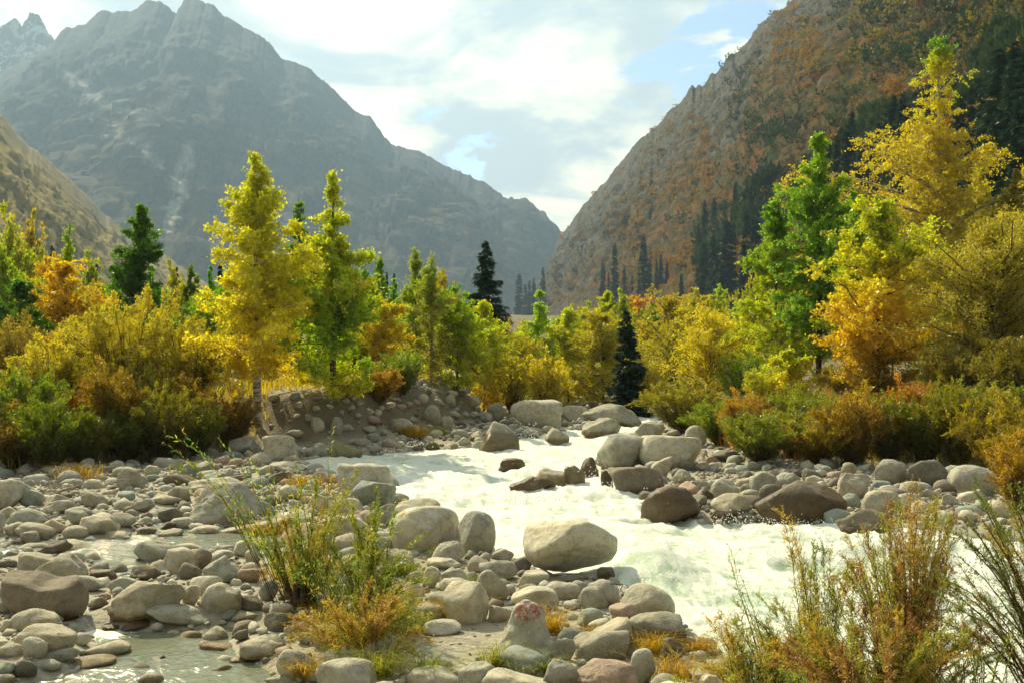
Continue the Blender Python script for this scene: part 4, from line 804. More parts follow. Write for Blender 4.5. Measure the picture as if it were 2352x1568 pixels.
# ------------------------------------------------------------------ vegetation builders
GREEN, LIME, YEL, ORG, OLV, DKG, RUST, GOLD, BRN = map(np.array, [(.10, .26, .012), (.34, .52, .015), (.80, .67, .014), (.88, .50, .01), (.40, .37, .028), (.04, .12, .015), (.42, .21, .025), (.64, .49, .02), (.30, .21, .045)])

def pick_cols(n, rng, stops, t):
    """stops: list of (t, colour A, colour B); leaves mix A/B randomly"""
    ts = [s[0] for s in stops]; A = np.stack([np.interp(t, ts, [s[1][i] for s in stops]) for i in range(3)], 1); B = np.stack([np.interp(t, ts, [s[2][i] for s in stops]) for i in range(3)], 1)
    m = rng.random(n)[:, None]; m = m * m * (3 - 2 * m)
    return (A * (1 - m) + B * m) * rng.uniform(.75, 1.25, (n, 1))

def tree_mesh(seed, h, rad, nb=60, nl=15000, leaf=(.075, .055), base=.12, prof=None, stops=None, droop=.25, up=.75, clump=.05, twig=.22, lean=0., r0=None, leafmat=None, bark=None, holes=0., mults=1, wood_twigs=True, lm=1.0, inner=.04):
    """birch-like tree: leaning trunk, rising limbs, twigs with leaves. Local coordinates, base at origin"""
    rng = np.random.default_rng(seed); nb = int(nb * 1.9); nl = int(nl * 2.15); clump = clump * 1.2; leaf = (leaf[0] * .98, leaf[1] * 1.02)
    prof = prof or [(0, .55), (.15, .85), (.35, 1.), (.6, .68), (.8, .34), (.93, .14), (1, .04)]
    K = 14; tz = np.linspace(0, 1, K); wob = np.stack([vn(P3(tz * 3 + seed, tz * 0), 1), vn(P3(tz * 3, tz * 0 + seed), 2)], 1) * h * .018
    trunk = np.stack([lean * h * tz ** 1.5 + wob[:, 0] * tz, wob[:, 1] * tz, tz * h], 1)
    r0 = r0 or h * .0115; wood = [tubes(trunk[None], (r0 * (1 - tz) ** .8 + .006)[None], 7)]
    def tp(t): return np.stack([np.interp(t, tz, trunk[:, i]) for i in range(3)], -1)
    tb = base + (1 - base) * (rng.random(nb) * .98) ** .85; tb = np.sort(tb); u = (tb - base) / (1 - base)
    Lb = rad * np.interp(u, [p[0] for p in prof], [p[1] for p in prof]) * rng.uniform(.45, 1.3, nb)
    az = np.arange(nb) * 2.4 + rng.normal(size=nb) * .5
    lump = 1 + (holes + .4) * vn(np.stack([np.cos(az) * 1.4, np.sin(az) * 1.4, tb * 9], 1) + seed, 9); Lb = Lb * lump
    el = up * (.45 + .75 * u) + rng.normal(size=nb) * .2; el = np.clip(el + .55 * sstep(.7, 1., u), -.2, 1.3)
    hd = np.stack([np.cos(az), np.sin(az)], 1); s = np.linspace(0, 1, 6)
    st = tp(tb)
    bl = np.zeros((nb, 6, 3)); hz_ = Lb * np.cos(el) * 1.12; bl[:, :, :2] = st[:, None, :2] + hd[:, None] * (hz_[:, None] * s)[..., None]
    bl[:, :, 2] = st[:, None, 2] + (Lb * np.sin(el))[:, None] * (s - .45 * droop * 2 * s ** 2.2)[None]
    bl[:, 1:, :] += rng.normal(size=(nb, 5, 3)) * (Lb * .03)[:, None, None]
    wood.append(tubes(bl, (np.maximum(Lb, .2) * .012)[:, None] * (1 - .8 * s)[None] + .002, 4))
    # twigs
    wts = Lb ** 1.3; wts /= wts.sum(); nt2 = max(40, nl // 26)
    bi = rng.choice(nb, nt2, p=wts); ub = rng.uniform(inner, 1.02, nt2) ** .8
    ix = np.clip(ub * 5, 0, 4.999); i0 = ix.astype(int); fr = (ix - i0)[:, None]; sp = bl[bi, i0] * (1 - fr) + bl[bi, i0 + 1] * fr
    bd = norm(bl[bi, 5] - bl[bi, 0]); td = norm(bd * .6 + rng.normal(size=(nt2, 3)) * .65 + np.array([0, 0, .15]))
    tl = twig * (.25 * rad + .8 * Lb[bi]) * rng.uniform(.5, 1.4, nt2) * (1.25 - .5 * ub)
    s4 = np.linspace(0, 1, 4); tw = sp[:, None] + td[:, None] * (tl[:, None] * s4)[..., None]; tw[:, :, 2] -= droop * tl[:, None] * s4 ** 2 * .9
    if wood_twigs: wood.append(tubes(tw, np.full((nt2, 4), .0035) * (1.3 - s4), 3))
    # leaves
    ti = rng.integers(0, nt2, nl); uu = rng.random(nl) ** .7; ix = np.clip(uu * 3, 0, 2.999); i0 = ix.astype(int); fr = (ix - i0)[:, None]
    lp = tw[ti, i0] * (1 - fr) + tw[ti, i0 + 1] * fr + rng.normal(size=(nl, 3)) * clump * np.array([1, 1, .8])
    ld = norm(td[ti] * .5 + rng.normal(size=(nl, 3)) * .8 + np.array([0, 0, -.6 * droop * 2]))
    t = np.clip((lp[:, 2]) / h, 0, 1); tt = np.clip(t + .12 * vn(lp * .9 + seed, 4), 0, 1)
    col = pick_cols(nl, rng, stops, tt)
    sz = rng.uniform(.7, 1.25, nl) * lm
    lv, lf, lc = leaves(lp, ld, leaf[0] * sz, leaf[1] * sz, col, rng, tri=True)
    wv, wf = join(wood)
    return mesh('trunk', wv, wf, bark or M_BARK), mesh('crown', lv, lf, leafmat or M_LEAF, smooth_=False, col=lc)

def spruce_mesh(seed, h, rad, nl=9000, base=.04, dens=1., col=None, irregular=.25, card=(.16, .05)):
    rng = np.random.default_rng(seed); K = 8; tz = np.linspace(0, 1, K); trunk = np.stack([0 * tz, 0 * tz, tz * h], 1)
    wood = [tubes(trunk[None], (h * .010 * (1 - tz) + .01)[None], 6)]
    nb = int(150 * dens); tb = base + (1 - base) * rng.random(nb) ** 1.0; Lb = rad * (1 - tb) ** .75 * rng.uniform(1 - irregular * 2, 1.1, nb) + .04 * rad; az = rng.uniform(0, 6.283, nb)
    Lb *= 1 + .25 * vn(np.stack([np.cos(az), np.sin(az), tb * 7], 1), seed)
    hd = np.stack([np.cos(az), np.sin(az), 0 * az], 1); s = np.linspace(0, 1, 5)
    bl = np.zeros((nb, 5, 3)); bl += hd[:, None] * (Lb[:, None] * s)[..., None]
    bl[..., 2] = tb[:, None] * h + Lb[:, None] * (-.45 * s + .28 * s ** 2.5 + .15 * (tb[:, None] > .8))
    wood.append(tubes(bl, (Lb * .014)[:, None] * (1 - .8 * s) + .003, 3))
    bi = rng.choice(nb, nl, p=Lb / Lb.sum()); ub = rng.random(nl) ** .75; ix = np.clip(ub * 4, 0, 3.999); i0 = ix.astype(int); fr = (ix - i0)[:, None]
    sp = bl[bi, i0] * (1 - fr) + bl[bi, i0 + 1] * fr
    side = norm(np.cross(hd[bi], [0, 0, 1.])) * rng.normal(size=(nl, 1)); wdt = (Lb[bi] * .28 * (1 - .5 * ub))[:, None]
    lp = sp + side * wdt * .6 + np.array([0, 0, -1]) * np.abs(rng.normal(size=(nl, 1))) * rad * .06
    ld = norm(hd[bi] * .8 + side * .7 + rng.normal(size=(nl, 3)) * .3 + np.array([0, 0, -.45]))
    c = np.array(col if col is not None else (.022, .05, .022)); cc = c * rng.uniform(.6, 1.5, (nl, 1)) * np.where(ub[:, None] > .8, 1.3, 1)
    lv, lf, lc = leaves(lp, ld, card[0] * rng.uniform(.7, 1.3, nl), card[1], cc, rng, .1, tri=True)
    wv, wf = join(wood); return mesh('trunk', wv, wf, M_BARK), mesh('crown', lv, lf, M_NEEDLE, smooth_=False, col=lc)

def shrub_mesh(seed, h, rad, ns=26, nl=9000, leaf=(.06, .018), stops=None, upright=.5, plume=.0, clump=.06, spread=1., low=.15, stemmat=None, sub=7, r=.012, leafmat=None):
    """many stems fanning out from the base; plume>0 gives feathery upright sprays"""
    rng = np.random.default_rng(seed); K = 7; s = np.linspace(0, 1, K); nl = int(nl * 2.2)
    az = np.arange(ns) * 2.4 + rng.normal(size=ns) * .4; q = np.sqrt(rng.random(ns)) * spread
    tip = np.stack([np.cos(az) * rad * q, np.sin(az) * rad * q, h * np.sqrt(np.clip(1 - (q / spread * .8) ** 2, .1, 1)) * rng.uniform(.72, 1.05, ns)], 1)
    b0 = np.stack([np.cos(az), np.sin(az), 0 * az], 1) * rad * .10 * rng.random((ns, 1))
    st = b0[:, None] + (tip - b0)[:, None] * s[None, :, None]; st[..., 2] += (h * .16 * upright) * (np.sin(np.pi * s) * q[:, None]) 
    st[:, 1:] += np.cumsum(rng.normal(size=(ns, K - 1, 3)) * h * .012, 1)
    wood = [tubes(st, r * (1.15 - s)[None] * rng.uniform(.6, 1.3, (ns, 1)), 4)]
    nb = ns * sub; bi = np.repeat(np.arange(ns), sub); ub = rng.uniform(low, .98, nb); ix = np.clip(ub * (K - 1), 0, K - 1.001); i0 = ix.astype(int); fr = (ix - i0)[:, None]
    sp = st[bi, i0] * (1 - fr) + st[bi, i0 + 1] * fr; dr = norm(st[bi, i0 + 1] - st[bi, i0])
    td = norm(dr * (.55 + plume) + rng.normal(size=(nb, 3)) * (.6 - .3 * plume) + np.array([0, 0, .35 + .3 * plume])); tl = h * rng.uniform(.12, .30, nb) * (1.1 - .5 * ub)
    s4 = np.linspace(0, 1, 4); tw = sp[:, None] + td[:, None] * (tl[:, None] * s4)[..., None] + rng.normal(size=(nb, 4, 3)) * h * .006
    wood.append(tubes(tw, np.full((nb, 4), r * .3) * (1.2 - s4), 3))
    ti = rng.integers(0, nb, nl); uu = rng.random(nl) ** .8; ix = np.clip(uu * 3, 0, 2.999); i0 = ix.astype(int); fr = (ix - i0)[:, None]
    lp = tw[ti, i0] * (1 - fr) + tw[ti, i0 + 1] * fr + rng.normal(size=(nl, 3)) * clump * (1.1 - uu[:, None])
    ld = norm(td[ti] * (.8 + plume) + rng.normal(size=(nl, 3)) * (.75 - .35 * plume))
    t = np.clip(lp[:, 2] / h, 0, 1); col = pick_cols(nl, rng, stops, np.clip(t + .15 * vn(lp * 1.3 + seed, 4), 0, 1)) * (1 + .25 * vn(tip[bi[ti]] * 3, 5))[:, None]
    lv, lf, lc = leaves(lp, ld, leaf[0] * rng.uniform(.6, 1.3, nl), leaf[1] * rng.uniform(.7, 1.3, nl), col, rng, tri=True)
    wv, wf = join(wood); return mesh('stems', wv, wf, stemmat or M_STEM), mesh('foliage', lv, lf, leafmat or M_LEAF, smooth_=False, col=lc)

def plant(name, parts, loc, label, cat, group=None, rz=0., sc=1., tint=(1, 1, 1)):
    e = obj(name, None, label=label, cat=cat, group=group, loc=loc); e.empty_display_size = .3
    e.rotation_euler.z = rz; e.scale = sc if isinstance(sc, tuple) else (sc, sc, sc)
    for me in parts: obj(me.name.split('.')[0], me, parent=e, color=tint)
    return e

def where(px, base_y=None, d=None):
    if base_y: h = cast(px, base_y, (B_G,)); return h.x, h.y, h.z - .05
    x = (px - CX) / F * d; return x, d, gz(x, d) - .05
def hgt(loc, top): return EYE - (top - CY) / F * loc[1] - loc[2]
def wid(loc, w): return w / F * loc[1] / 2

BIRCH_P = [(0, .45), (.12, .85), (.3, 1.), (.5, .85), (.68, .5), (.8, .26), (.9, .15), (1, .05)]
ROUND_P = [(0, .5), (.2, .9), (.45, 1.), (.7, .85), (.88, .5), (1, .15)]
# --- hero trees: name, px, base_y or None, d or None, top, width, opts, label
def hero(name, px, by, d, top, w, label, cat='tree', group=None, **k):
    loc = where(px, by, d); h = hgt(loc, top); rad = wid(loc, w)
    parts = tree_mesh(int(px * 13 + top), h, rad, **k)
    return plant(name, parts, loc, label, cat, group)
YG = [(0, YEL, ORG * 1.05), (.30, YEL, YEL * 1.1), (.5, LIME * 1.2, YEL), (.75, LIME, YEL), (1, LIME, YEL)]
hero('birch_tree', 592, 988, None, 352, 265, 'tallest yellow birch with white trunk on the left bank', nb=90, nl=25000, base=.19, stops=[(0, YEL, ORG), (.38, YEL, YEL), (.52, YEL, YEL * .6 + LIME * .4), (.7, YEL * .5 + LIME * .5, YEL), (1, YEL, LIME)], prof=[(0, .6), (.1, .9), (.28, 1.05), (.42, .8), (.55, .72), (.7, .45), (.82, .3), (.92, .18), (1, .03)], droop=.3, bark=M_BIRCH, r0=.13, holes=.35, leaf=(.085, .062), lean=-.012)
hero('birch_tree', 765, 908, None, 385, 215, 'slender green and yellow birch on the bank edge right of the tallest one', nb=80, nl=20000, base=.0, stops=[(0, YEL, YEL), (.12, YEL, LIME), (.3, LIME, GREEN), (.6, LIME, YEL), (1, LIME, YEL)], prof=[(0, .95), (.15, .8), (.35, .9), (.55, .8), (.7, .42), (.82, .27), (1, .05)], bark=M_BARK, r0=.1, holes=.35, leaf=(.085, .06))
hero('birch_tree', 690, None, 50, 455, 140, 'dark green tree rising between the two front birches', nb=60, nl=11000, stops=[(0, GREEN, DKG), (1, GREEN, LIME * .8)], leaf=(.11, .08))
hero('birch_tree', 318, None, 44, 472, 150, 'dense dark green birch above the willow mound', nb=70, nl=15000, base=.02, stops=[(0, GREEN, LIME), (.5, GREEN * .9, DKG * 1.3), (1, GREEN, LIME * .7)], prof=[(0, .8), (.5, 1.), (.7, .85), (.85, .5), (1, .08)], leaf=(.1, .07))
hero('birch_tree', 158, None, 42, 512, 95, 'thin yellow green birch sapling above the orange bush', nb=45, nl=6500, stops=[(0, YEL, LIME), (.5, YEL, LIME), (1, GREEN, LIME)], leaf=(.09, .065), prof=BIRCH_P)
hero('autumn_tree', 150, None, 39, 622, 190, 'orange leaved tree at the left beneath the thin sapling', nb=60, nl=12000, base=.03, stops=[(0, ORG * .8, RUST), (1, ORG, YEL * .8)], prof=ROUND_P, leaf=(.09, .06))
hero('birch_tree', 48, None, 37, 655, 130, 'small dark green tree at the left edge', nb=50, nl=8000, base=.02, stops=[(0, GREEN, LIME), (1, GREEN, DKG)], prof=ROUND_P, leaf=(.09, .06))
hero('birch_tree', 1880, None, 46, 308, 215, 'tall bright green birch on the right bank', nb=95, nl=26000, base=.05, stops=[(0, LIME, YEL), (.25, GREEN * 1.2, LIME), (.6, LIME, GREEN * 1.2), (1, LIME, LIME * .8)], prof=[(0, .6), (.2, 1.), (.45, 1.), (.62, .75), (.8, .55), (.92, .3), (1, .05)], leaf=(.095, .068), bark=M_BARK)
hero('birch_tree', 1782, None, 48, 470, 190, 'shorter lime green birch left of the tall green one', nb=80, nl=18000, base=.03, stops=[(0, YEL, LIME), (.3, LIME, YEL), (1, LIME, GREEN * 1.2)], prof=[(0, .8), (.35, 1.), (.6, .8), (.85, .4), (1, .08)], leaf=(.1, .07))
hero('birch_tree', 1965, None, 43, 430, 150, 'lime green birch behind the yellow one on the right bank', nb=60, nl=12000, stops=[(0, YEL, LIME), (.5, LIME, YEL), (1, LIME, GREEN)], leaf=(.09, .066))
hero('birch_tree', 2165, None, 50, 92, 440, 'giant golden birch with a ragged spire on the right', nb=150, nl=42000, base=.03, stops=[(0, OLV, GOLD * .7), (.3, GOLD * .85, OLV), (.55, GOLD, YEL * .8), (.8, YEL * .85, GOLD), (.93, YEL, LIME), (1, LIME, GREEN)], prof=[(0, .8), (.2, 1.), (.42, .9), (.52, .62), (.66, .42), (.75, .26), (.82, .34), (.9, .22), (1, .06)], leaf=(.095, .07), r0=.2, holes=.5, bark=M_BIRCH, droop=.4)
hero('birch_tree', 2020, None, 37, 475, 300, 'broad golden yellow birch in front of the right bank trees', nb=90, nl=24000, base=.02, stops=[(0, BRN, GOLD * .8), (.25, GOLD * .8, ORG * .8), (.5, YEL, ORG), (.8, YEL, LIME), (1, LIME, YEL)], prof=[(0, .6), (.2, .8), (.35, .75), (.5, 1.), (.62, .6), (.8, .45), (1, .08)], leaf=(.09, .068), holes=.5)
hero('birch_tree', 2130, None, 44, 505, 170, 'yellow green birch between the broad yellow one and the olive bush', nb=60, nl=11000, base=.02, stops=[(0, OLV, LIME), (.5, LIME, YEL), (1, YEL, GOLD)], leaf=(.095, .068))
hero('willow_tree', 2285, None, 33, 530, 345, 'large rounded olive willow at the right edge', cat='tree', nb=110, nl=30000, base=.03, up=.9, stops=[(0, BRN * .6, OLV * .6), (.4, OLV * .8, GOLD * .6), (1, OLV, GOLD * .9)], prof=[(0, .5), (.2, .95), (.5, 1.05), (.75, .8), (.9, .45), (1, .2)], leaf=(.06, .034), holes=.2, clump=.07)
hero('birch_tree', 2335, None, 47, 385, 190, 'dark gold tree between the giant birch and the right edge', nb=70, nl=11000, stops=[(0, OLV * .7, BRN), (1, GOLD * .6, OLV * .7)], leaf=(.11, .08))
hero('birch_tree', 1815, None, 39, 808, 90, 'small bright orange yellow birch behind the rusty boulder', nb=30, nl=3500, base=.02, stops=[(0, YEL, ORG), (1, YEL, LIME)], prof=ROUND_P, leaf=(.09, .06))
hero('birch_tree', 955, None, 46, 568, 120, 'olive green birch with twin tops left of the bare branched one', nb=60, nl=9000, base=.05, stops=[(0, OLV, LIME), (1, LIME, OLV)], leaf=(.08, .055))
hero('birch_tree', 990, 890, None, 580, 135, 'thin leaved birch with pinkish bare branches over the gravel cliff', nb=60, nl=6500, base=.05, stops=[(0, OLV, BRN), (1, LIME, OLV)], leaf=(.075, .05), bark=M_DEADTREE, up=1.1)
hero('birch_tree', 1050, 895, None, 648, 150, 'lime and yellow birch above the end of the gravel cliff', nb=60, nl=11000, base=.03, stops=[(0, YEL, LIME), (.4, LIME, YEL), (1, LIME, GREEN * 1.2)], leaf=(.085, .06))
hero('birch_tree', 1112, None, 44, 700, 150, 'golden yellow birch right of the lime one over the cliff', nb=50, nl=10000, base=.02, stops=[(0, YEL, ORG), (.6, YEL, LIME), (1, YEL, LIME)], prof=ROUND_P, leaf=(.085, .06))
hero('birch_tree', 1238, None, 50, 662, 110, 'upright lime green poplar in the valley centre', nb=60, nl=9000, base=.02, stops=[(0, LIME, YEL), (1, LIME, LIME * 1.2)], leaf=(.09, .07))
hero('birch_tree', 878, None, 40, 698, 130, 'orange gold birch right of the slender front birch', nb=50, nl=8500, base=.02, stops=[(0, GOLD, ORG * .8), (1, YEL * .9, GOLD)], prof=ROUND_P, leaf=(.08, .055))
hero('birch_tree', 870, None, 53, 592, 100, 'bright green birch behind the orange gold birch', nb=45, nl=7000, base=.05, stops=[(0, GREEN, LIME), (1, GREEN, LIME)], leaf=(.095, .065))
hero('bare_tree', 1168, None, 60, 700, 60, 'bare pale tree between the big spruce and the poplar', nb=35, nl=150, base=.1, stops=[(0, OLV, BRN), (1, OLV, BRN)], leaf=(.06, .04), bark=M_DEADTREE, up=1.)
hero('willow_tree', 1632, None, 46, 742, 215, 'bright yellow spreading willow right of the small spruce', nb=70, nl=14000, base=.04, up=.8, stops=[(0, GOLD * .8, YEL), (1, YEL, YEL * .85)], prof=ROUND_P, leaf=(.08, .04))
hero('willow_tree', 1545, None, 55, 698, 230, 'large olive gold willow behind the bright yellow one', nb=80, nl=15000, base=.04, up=.9, stops=[(0, OLV, GOLD * .8), (1, GOLD * .85, OLV)], prof=ROUND_P, leaf=(.085, .05))
hero('willow_tree', 1385, None, 49, 732, 170, 'yellow olive willow left of the small spruce', nb=70, nl=12000, base=.04, up=.9, stops=[(0, OLV, GOLD), (1, YEL * .8, OLV)], prof=ROUND_P, leaf=(.08, .05))
hero('willow_tree', 1305, None, 51, 718, 130, 'yellow willow beside the lime poplar', nb=60, nl=10000, base=.04, up=.9, stops=[(0, YEL, GOLD), (1, YEL, LIME)], prof=ROUND_P, leaf=(.085, .055))
hero('birch_tree', 1395, None, 78, 672, 75, 'small yellow green tree before the slope spruces', nb=40, nl=4500, base=.03, stops=[(0, YEL, LIME), (1, LIME, YEL)], prof=ROUND_P, leaf=(.14, .1))
print('heroes', round(time.time() - T0, 1))

# --- the big willow mounds on the left
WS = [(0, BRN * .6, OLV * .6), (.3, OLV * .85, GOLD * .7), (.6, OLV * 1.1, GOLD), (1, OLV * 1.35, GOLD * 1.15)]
def mound(px, d, top, w, label, seed, stops=WS, nl=15000, leaf=(.075, .026), **k):
    loc = where(px, None, d); h = hgt(loc, top)
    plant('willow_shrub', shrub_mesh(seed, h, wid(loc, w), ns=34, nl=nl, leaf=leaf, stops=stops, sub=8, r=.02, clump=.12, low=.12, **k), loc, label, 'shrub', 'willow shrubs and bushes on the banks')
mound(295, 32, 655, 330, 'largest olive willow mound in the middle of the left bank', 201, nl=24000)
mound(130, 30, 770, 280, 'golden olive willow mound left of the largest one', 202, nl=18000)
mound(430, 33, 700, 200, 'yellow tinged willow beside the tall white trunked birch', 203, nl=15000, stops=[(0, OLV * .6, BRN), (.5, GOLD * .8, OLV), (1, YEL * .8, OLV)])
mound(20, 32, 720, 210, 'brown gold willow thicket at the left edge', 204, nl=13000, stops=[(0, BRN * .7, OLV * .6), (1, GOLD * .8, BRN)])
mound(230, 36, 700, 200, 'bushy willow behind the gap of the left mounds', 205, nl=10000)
mound(480, 40, 640, 130, 'green bush just left of the tallest yellow birch', 206, stops=[(0, GREEN, OLV), (1, LIME, GREEN)], nl=9000, leaf=(.085, .05))
mound(820, 40, 760, 130, 'yellow bush between the slender birch and the cliff', 207, stops=[(0, OLV, GOLD * .7), (1, LIME, YEL)], nl=8000, leaf=(.08, .05))
mound(1180, 46, 745, 150, 'yellow olive bush under the bare pale tree', 208, stops=[(0, OLV, GOLD * .7), (1, YEL * .8, OLV)], nl=9000, leaf=(.08, .045))
mound(1255, 44, 800, 130, 'gold bush behind the massive flat topped boulder', 209, stops=[(0, OLV, GOLD), (1, YEL, GOLD)], nl=7000, leaf=(.08, .045))
mound(1470, 47, 780, 130, 'olive bush right of the small spruce', 210, nl=7000, stops=[(0, OLV * .8, BRN), (1, GOLD * .8, OLV)])
mound(1710, 44, 800, 130, 'dark green and yellow bush left of the green birches', 211, nl=7000, stops=[(0, GREEN, OLV), (1, LIME, GREEN)])
mound(1760, 40, 835, 120, 'yellow bush behind the rusty lichen boulder', 212, nl=6000, stops=[(0, OLV, GOLD), (1, YEL, LIME)])
mound(2200, 34, 790, 240, 'brown olive thicket beneath the rounded olive willow', 213, nl=14000, stops=[(0, BRN * .5, OLV * .5), (1, OLV * .8, GOLD * .7)])
mound(2330, 30, 760, 220, 'dark brown thicket at the right edge', 214, nl=12000, stops=[(0, BRN * .45, OLV * .4), (1, OLV * .7, GOLD * .6)])
mound(1960, 38, 820, 190, 'brown and gold undergrowth beneath the broad yellow birch', 215, nl=10000, stops=[(0, BRN * .6, OLV * .6), (1, GOLD * .8, BRN)])

# --- feathery shrubs along the banks
def feather_protos():
    P = []
    for i, (a, b) in enumerate(((OLV * .9, LIME * .6), (GOLD * .75, OLV * .9), (OLV * .95, LIME * .6), (RUST * .9, GOLD * .85))):
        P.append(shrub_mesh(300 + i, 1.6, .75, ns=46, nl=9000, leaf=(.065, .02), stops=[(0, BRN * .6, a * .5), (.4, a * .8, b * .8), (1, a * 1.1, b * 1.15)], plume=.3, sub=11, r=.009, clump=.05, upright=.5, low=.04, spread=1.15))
    return P
FP = feather_protos()
FEATH = [(30, 1075, 890, 150, 1, 'gold olive feathery shrub at the bottom left of the left bank'), (115, 1080, 905, 130, 2, 'olive feathery shrub second from the left edge'), (200, 1072, 940, 110, 0, 'small green feathery shrub left of the mid bank pair'), (290, 1062, 905, 120, 0, 'green feathery shrub, left of the mid bank pair'), (375, 1058, 895, 130, 2, 'gold green feathery shrub, right of the mid bank pair'), (455, 1050, 920, 90, 2, 'narrow feathery shrub near the foot of the tall birch'), (530, 1030, 880, 110, 3, 'rusty feathery shrub directly left of the white trunk'), (250, 1045, 860, 120, 3, 'dark rusty shrub behind the green feathery pair'), (70, 1040, 840, 140, 2, 'golden feathery shrub behind the left edge shrubs'), (420, 1025, 850, 120, 1, 'brown gold shrub below the yellow tinged willow'), (160, 1030, 850, 130, 3, 'russet shrub under the golden olive mound'), (340, 1020, 850, 120, 1, 'russet gold shrub under the largest mound'),
 (925, 905, 800, 90, 0, 'bright green feathery shrub atop the gravel cliff'), (870, 925, 820, 90, 3, 'dry brown shrub hanging over the eroded bank'), (1160, 915, 825, 110, 0, 'green shrub at the right end of the gravel cliff'), (1335, 915, 845, 130, 0, 'lime feathery bush behind the pitted ridge rock'), (1250, 905, 840, 90, 2, 'olive bush behind the flat topped boulder'), (1440, 912, 860, 90, 2, 'low bush at the foot of the small spruce'),
 (1565, 993, 868, 130, 1, 'fan shaped feathery shrub next to the upper rapids'), (1650, 1020, 900, 110, 2, 'feathery shrub right of the fan shaped one'), (1745, 1065, 905, 135, 2, 'tall feathery shrub standing over the right gravel bar'), (1700, 1040, 910, 90, 3, 'rusty shrub between two feathery ones on the right bank'), (1820, 1050, 930, 110, 0, 'green shrub right of the tall feathery one'), (1880, 1068, 925, 130, 1, 'gold brown shrub in the middle of the right bank'), (1960, 1072, 905, 130, 3, 'dark rust shrub above the tan pointed boulder'), (2040, 1066, 900, 130, 0, 'green feathery shrub above the paired grey boulders'), (2120, 1068, 890, 130, 2, 'gold feathery shrub behind the dark paired boulder'), (2200, 1078, 895, 130, 0, 'tall green shrub left of the cracked boulder'), (2280, 1090, 900, 130, 1, 'brown shrub behind the cracked right edge boulder'), (2345, 1120, 950, 130, 3, 'orange rust shrub cut by the right edge'), (1990, 1030, 875, 120, 2, 'olive shrub in the second row of the right bank'), (2090, 1025, 880, 130, 3, 'russet shrub in the second row of the right bank'), (2180, 1020, 870, 120, 2, 'gold shrub in the second row near the olive willow'), (1900, 1010, 885, 130, 0, 'green shrub below the broad yellow birch'), (1830, 985, 890, 100, 1, 'golden shrub right of the rusty lichen boulder'), (1720, 980, 900, 90, 3, 'small rust shrub in front of the lichen boulder'), (2290, 1010, 860, 140, 0, 'green brown shrub beneath the olive willow'), (2345, 1180, 1020, 130, 3, 'low orange shrub lowest at the right edge')]
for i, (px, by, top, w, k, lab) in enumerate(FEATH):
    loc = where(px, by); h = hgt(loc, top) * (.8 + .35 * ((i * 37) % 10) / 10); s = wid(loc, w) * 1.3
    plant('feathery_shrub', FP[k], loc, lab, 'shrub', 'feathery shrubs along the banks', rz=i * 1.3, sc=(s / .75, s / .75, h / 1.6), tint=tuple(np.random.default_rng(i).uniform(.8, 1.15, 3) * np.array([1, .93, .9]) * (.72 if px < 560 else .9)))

# --- background trees between the banks and the slopes
def bg_protos():
    c = dict(wood_twigs=False, twig=.3)
    return [tree_mesh(400, 6, 1.5, nb=40, nl=3800, leaf=(.17, .12), base=.03, stops=[(0, LIME, GREEN), (1, LIME, GREEN)], **c),
            tree_mesh(401, 6, 1.8, nb=40, nl=4200, leaf=(.17, .12), base=.03, stops=[(0, YEL, LIME), (1, LIME, YEL)], **c),
            tree_mesh(402, 5, 2.1, nb=50, nl=5000, leaf=(.16, .11), base=.03, prof=ROUND_P, stops=[(0, OLV, LIME * .8), (1, GOLD, LIME * .8)], **c),
            tree_mesh(403, 5, 2.0, nb=45, nl=4200, leaf=(.16, .11), base=.03, prof=ROUND_P, stops=[(0, RUST, GOLD), (1, ORG * .8, GOLD)], **c),
            tree_mesh(404, 6, 1.6, nb=40, nl=4200, leaf=(.17, .12), base=.03, stops=[(0, GREEN, DKG), (1, GREEN, LIME)], **c)]
BG = bg_protos(); BGH = [6, 6, 5, 5, 6]; BGR = [1.5, 1.8, 2.1, 2.0, 1.6]
BGW = ['green', 'yellow', 'olive gold', 'orange brown', 'dark green']
bgl = [(25, 62, 535, 130, 2), (70, 66, 545, 110, 2), (110, 58, 610, 130, 3), (5, 50, 600, 120, 2), (210, 60, 625, 120, 2), (260, 55, 640, 100, 0), (440, 58, 598, 75, 0), (400, 62, 640, 90, 2), (485, 60, 610, 80, 4), (530, 62, 640, 100, 2), (640, 60, 600, 100, 0), (720, 62, 560, 100, 0), (835, 62, 610, 90, 0), (905, 60, 640, 90, 4), (950, 70, 660, 90, 1), (1035, 62, 650, 100, 0), (1080, 58, 668, 90, 0), (1140, 62, 720, 110, 1), (1200, 60, 735, 110, 1), (1275, 66, 725, 90, 0), (1340, 70, 722, 100, 2), (1430, 72, 700, 110, 2), (1480, 68, 720, 110, 1), (1495, 80, 690, 90, 0), (1590, 75, 700, 120, 2), (1650, 66, 715, 110, 2), (1700, 60, 700, 100, 1), (1740, 55, 640, 90, 2), (1725, 70, 660, 90, 0), (1840, 60, 560, 120, 1), (2050, 58, 440, 120, 1), (2250, 60, 430, 140, 2), (2400, 55, 430, 200, 2), (60, 44, 740, 130, 0), (350, 50, 610, 110, 4), (1010, 70, 640, 80, 3), (580, 50, 640, 160, 2), (660, 46, 700, 150, 1), (780, 52, 640, 150, 0), (1350, 60, 745, 110, 1), (1560, 68, 745, 130, 1), (1620, 90, 690, 120, 3), (1545, 95, 695, 110, 3), (1460, 110, 690, 90, 3), (1650, 110, 650, 70, 1), (1310, 120, 715, 80, 2), (-60, 50, 560, 150, 2), (-120, 40, 620, 180, 3), (2480, 45, 420, 250, 1)]
bgn = []
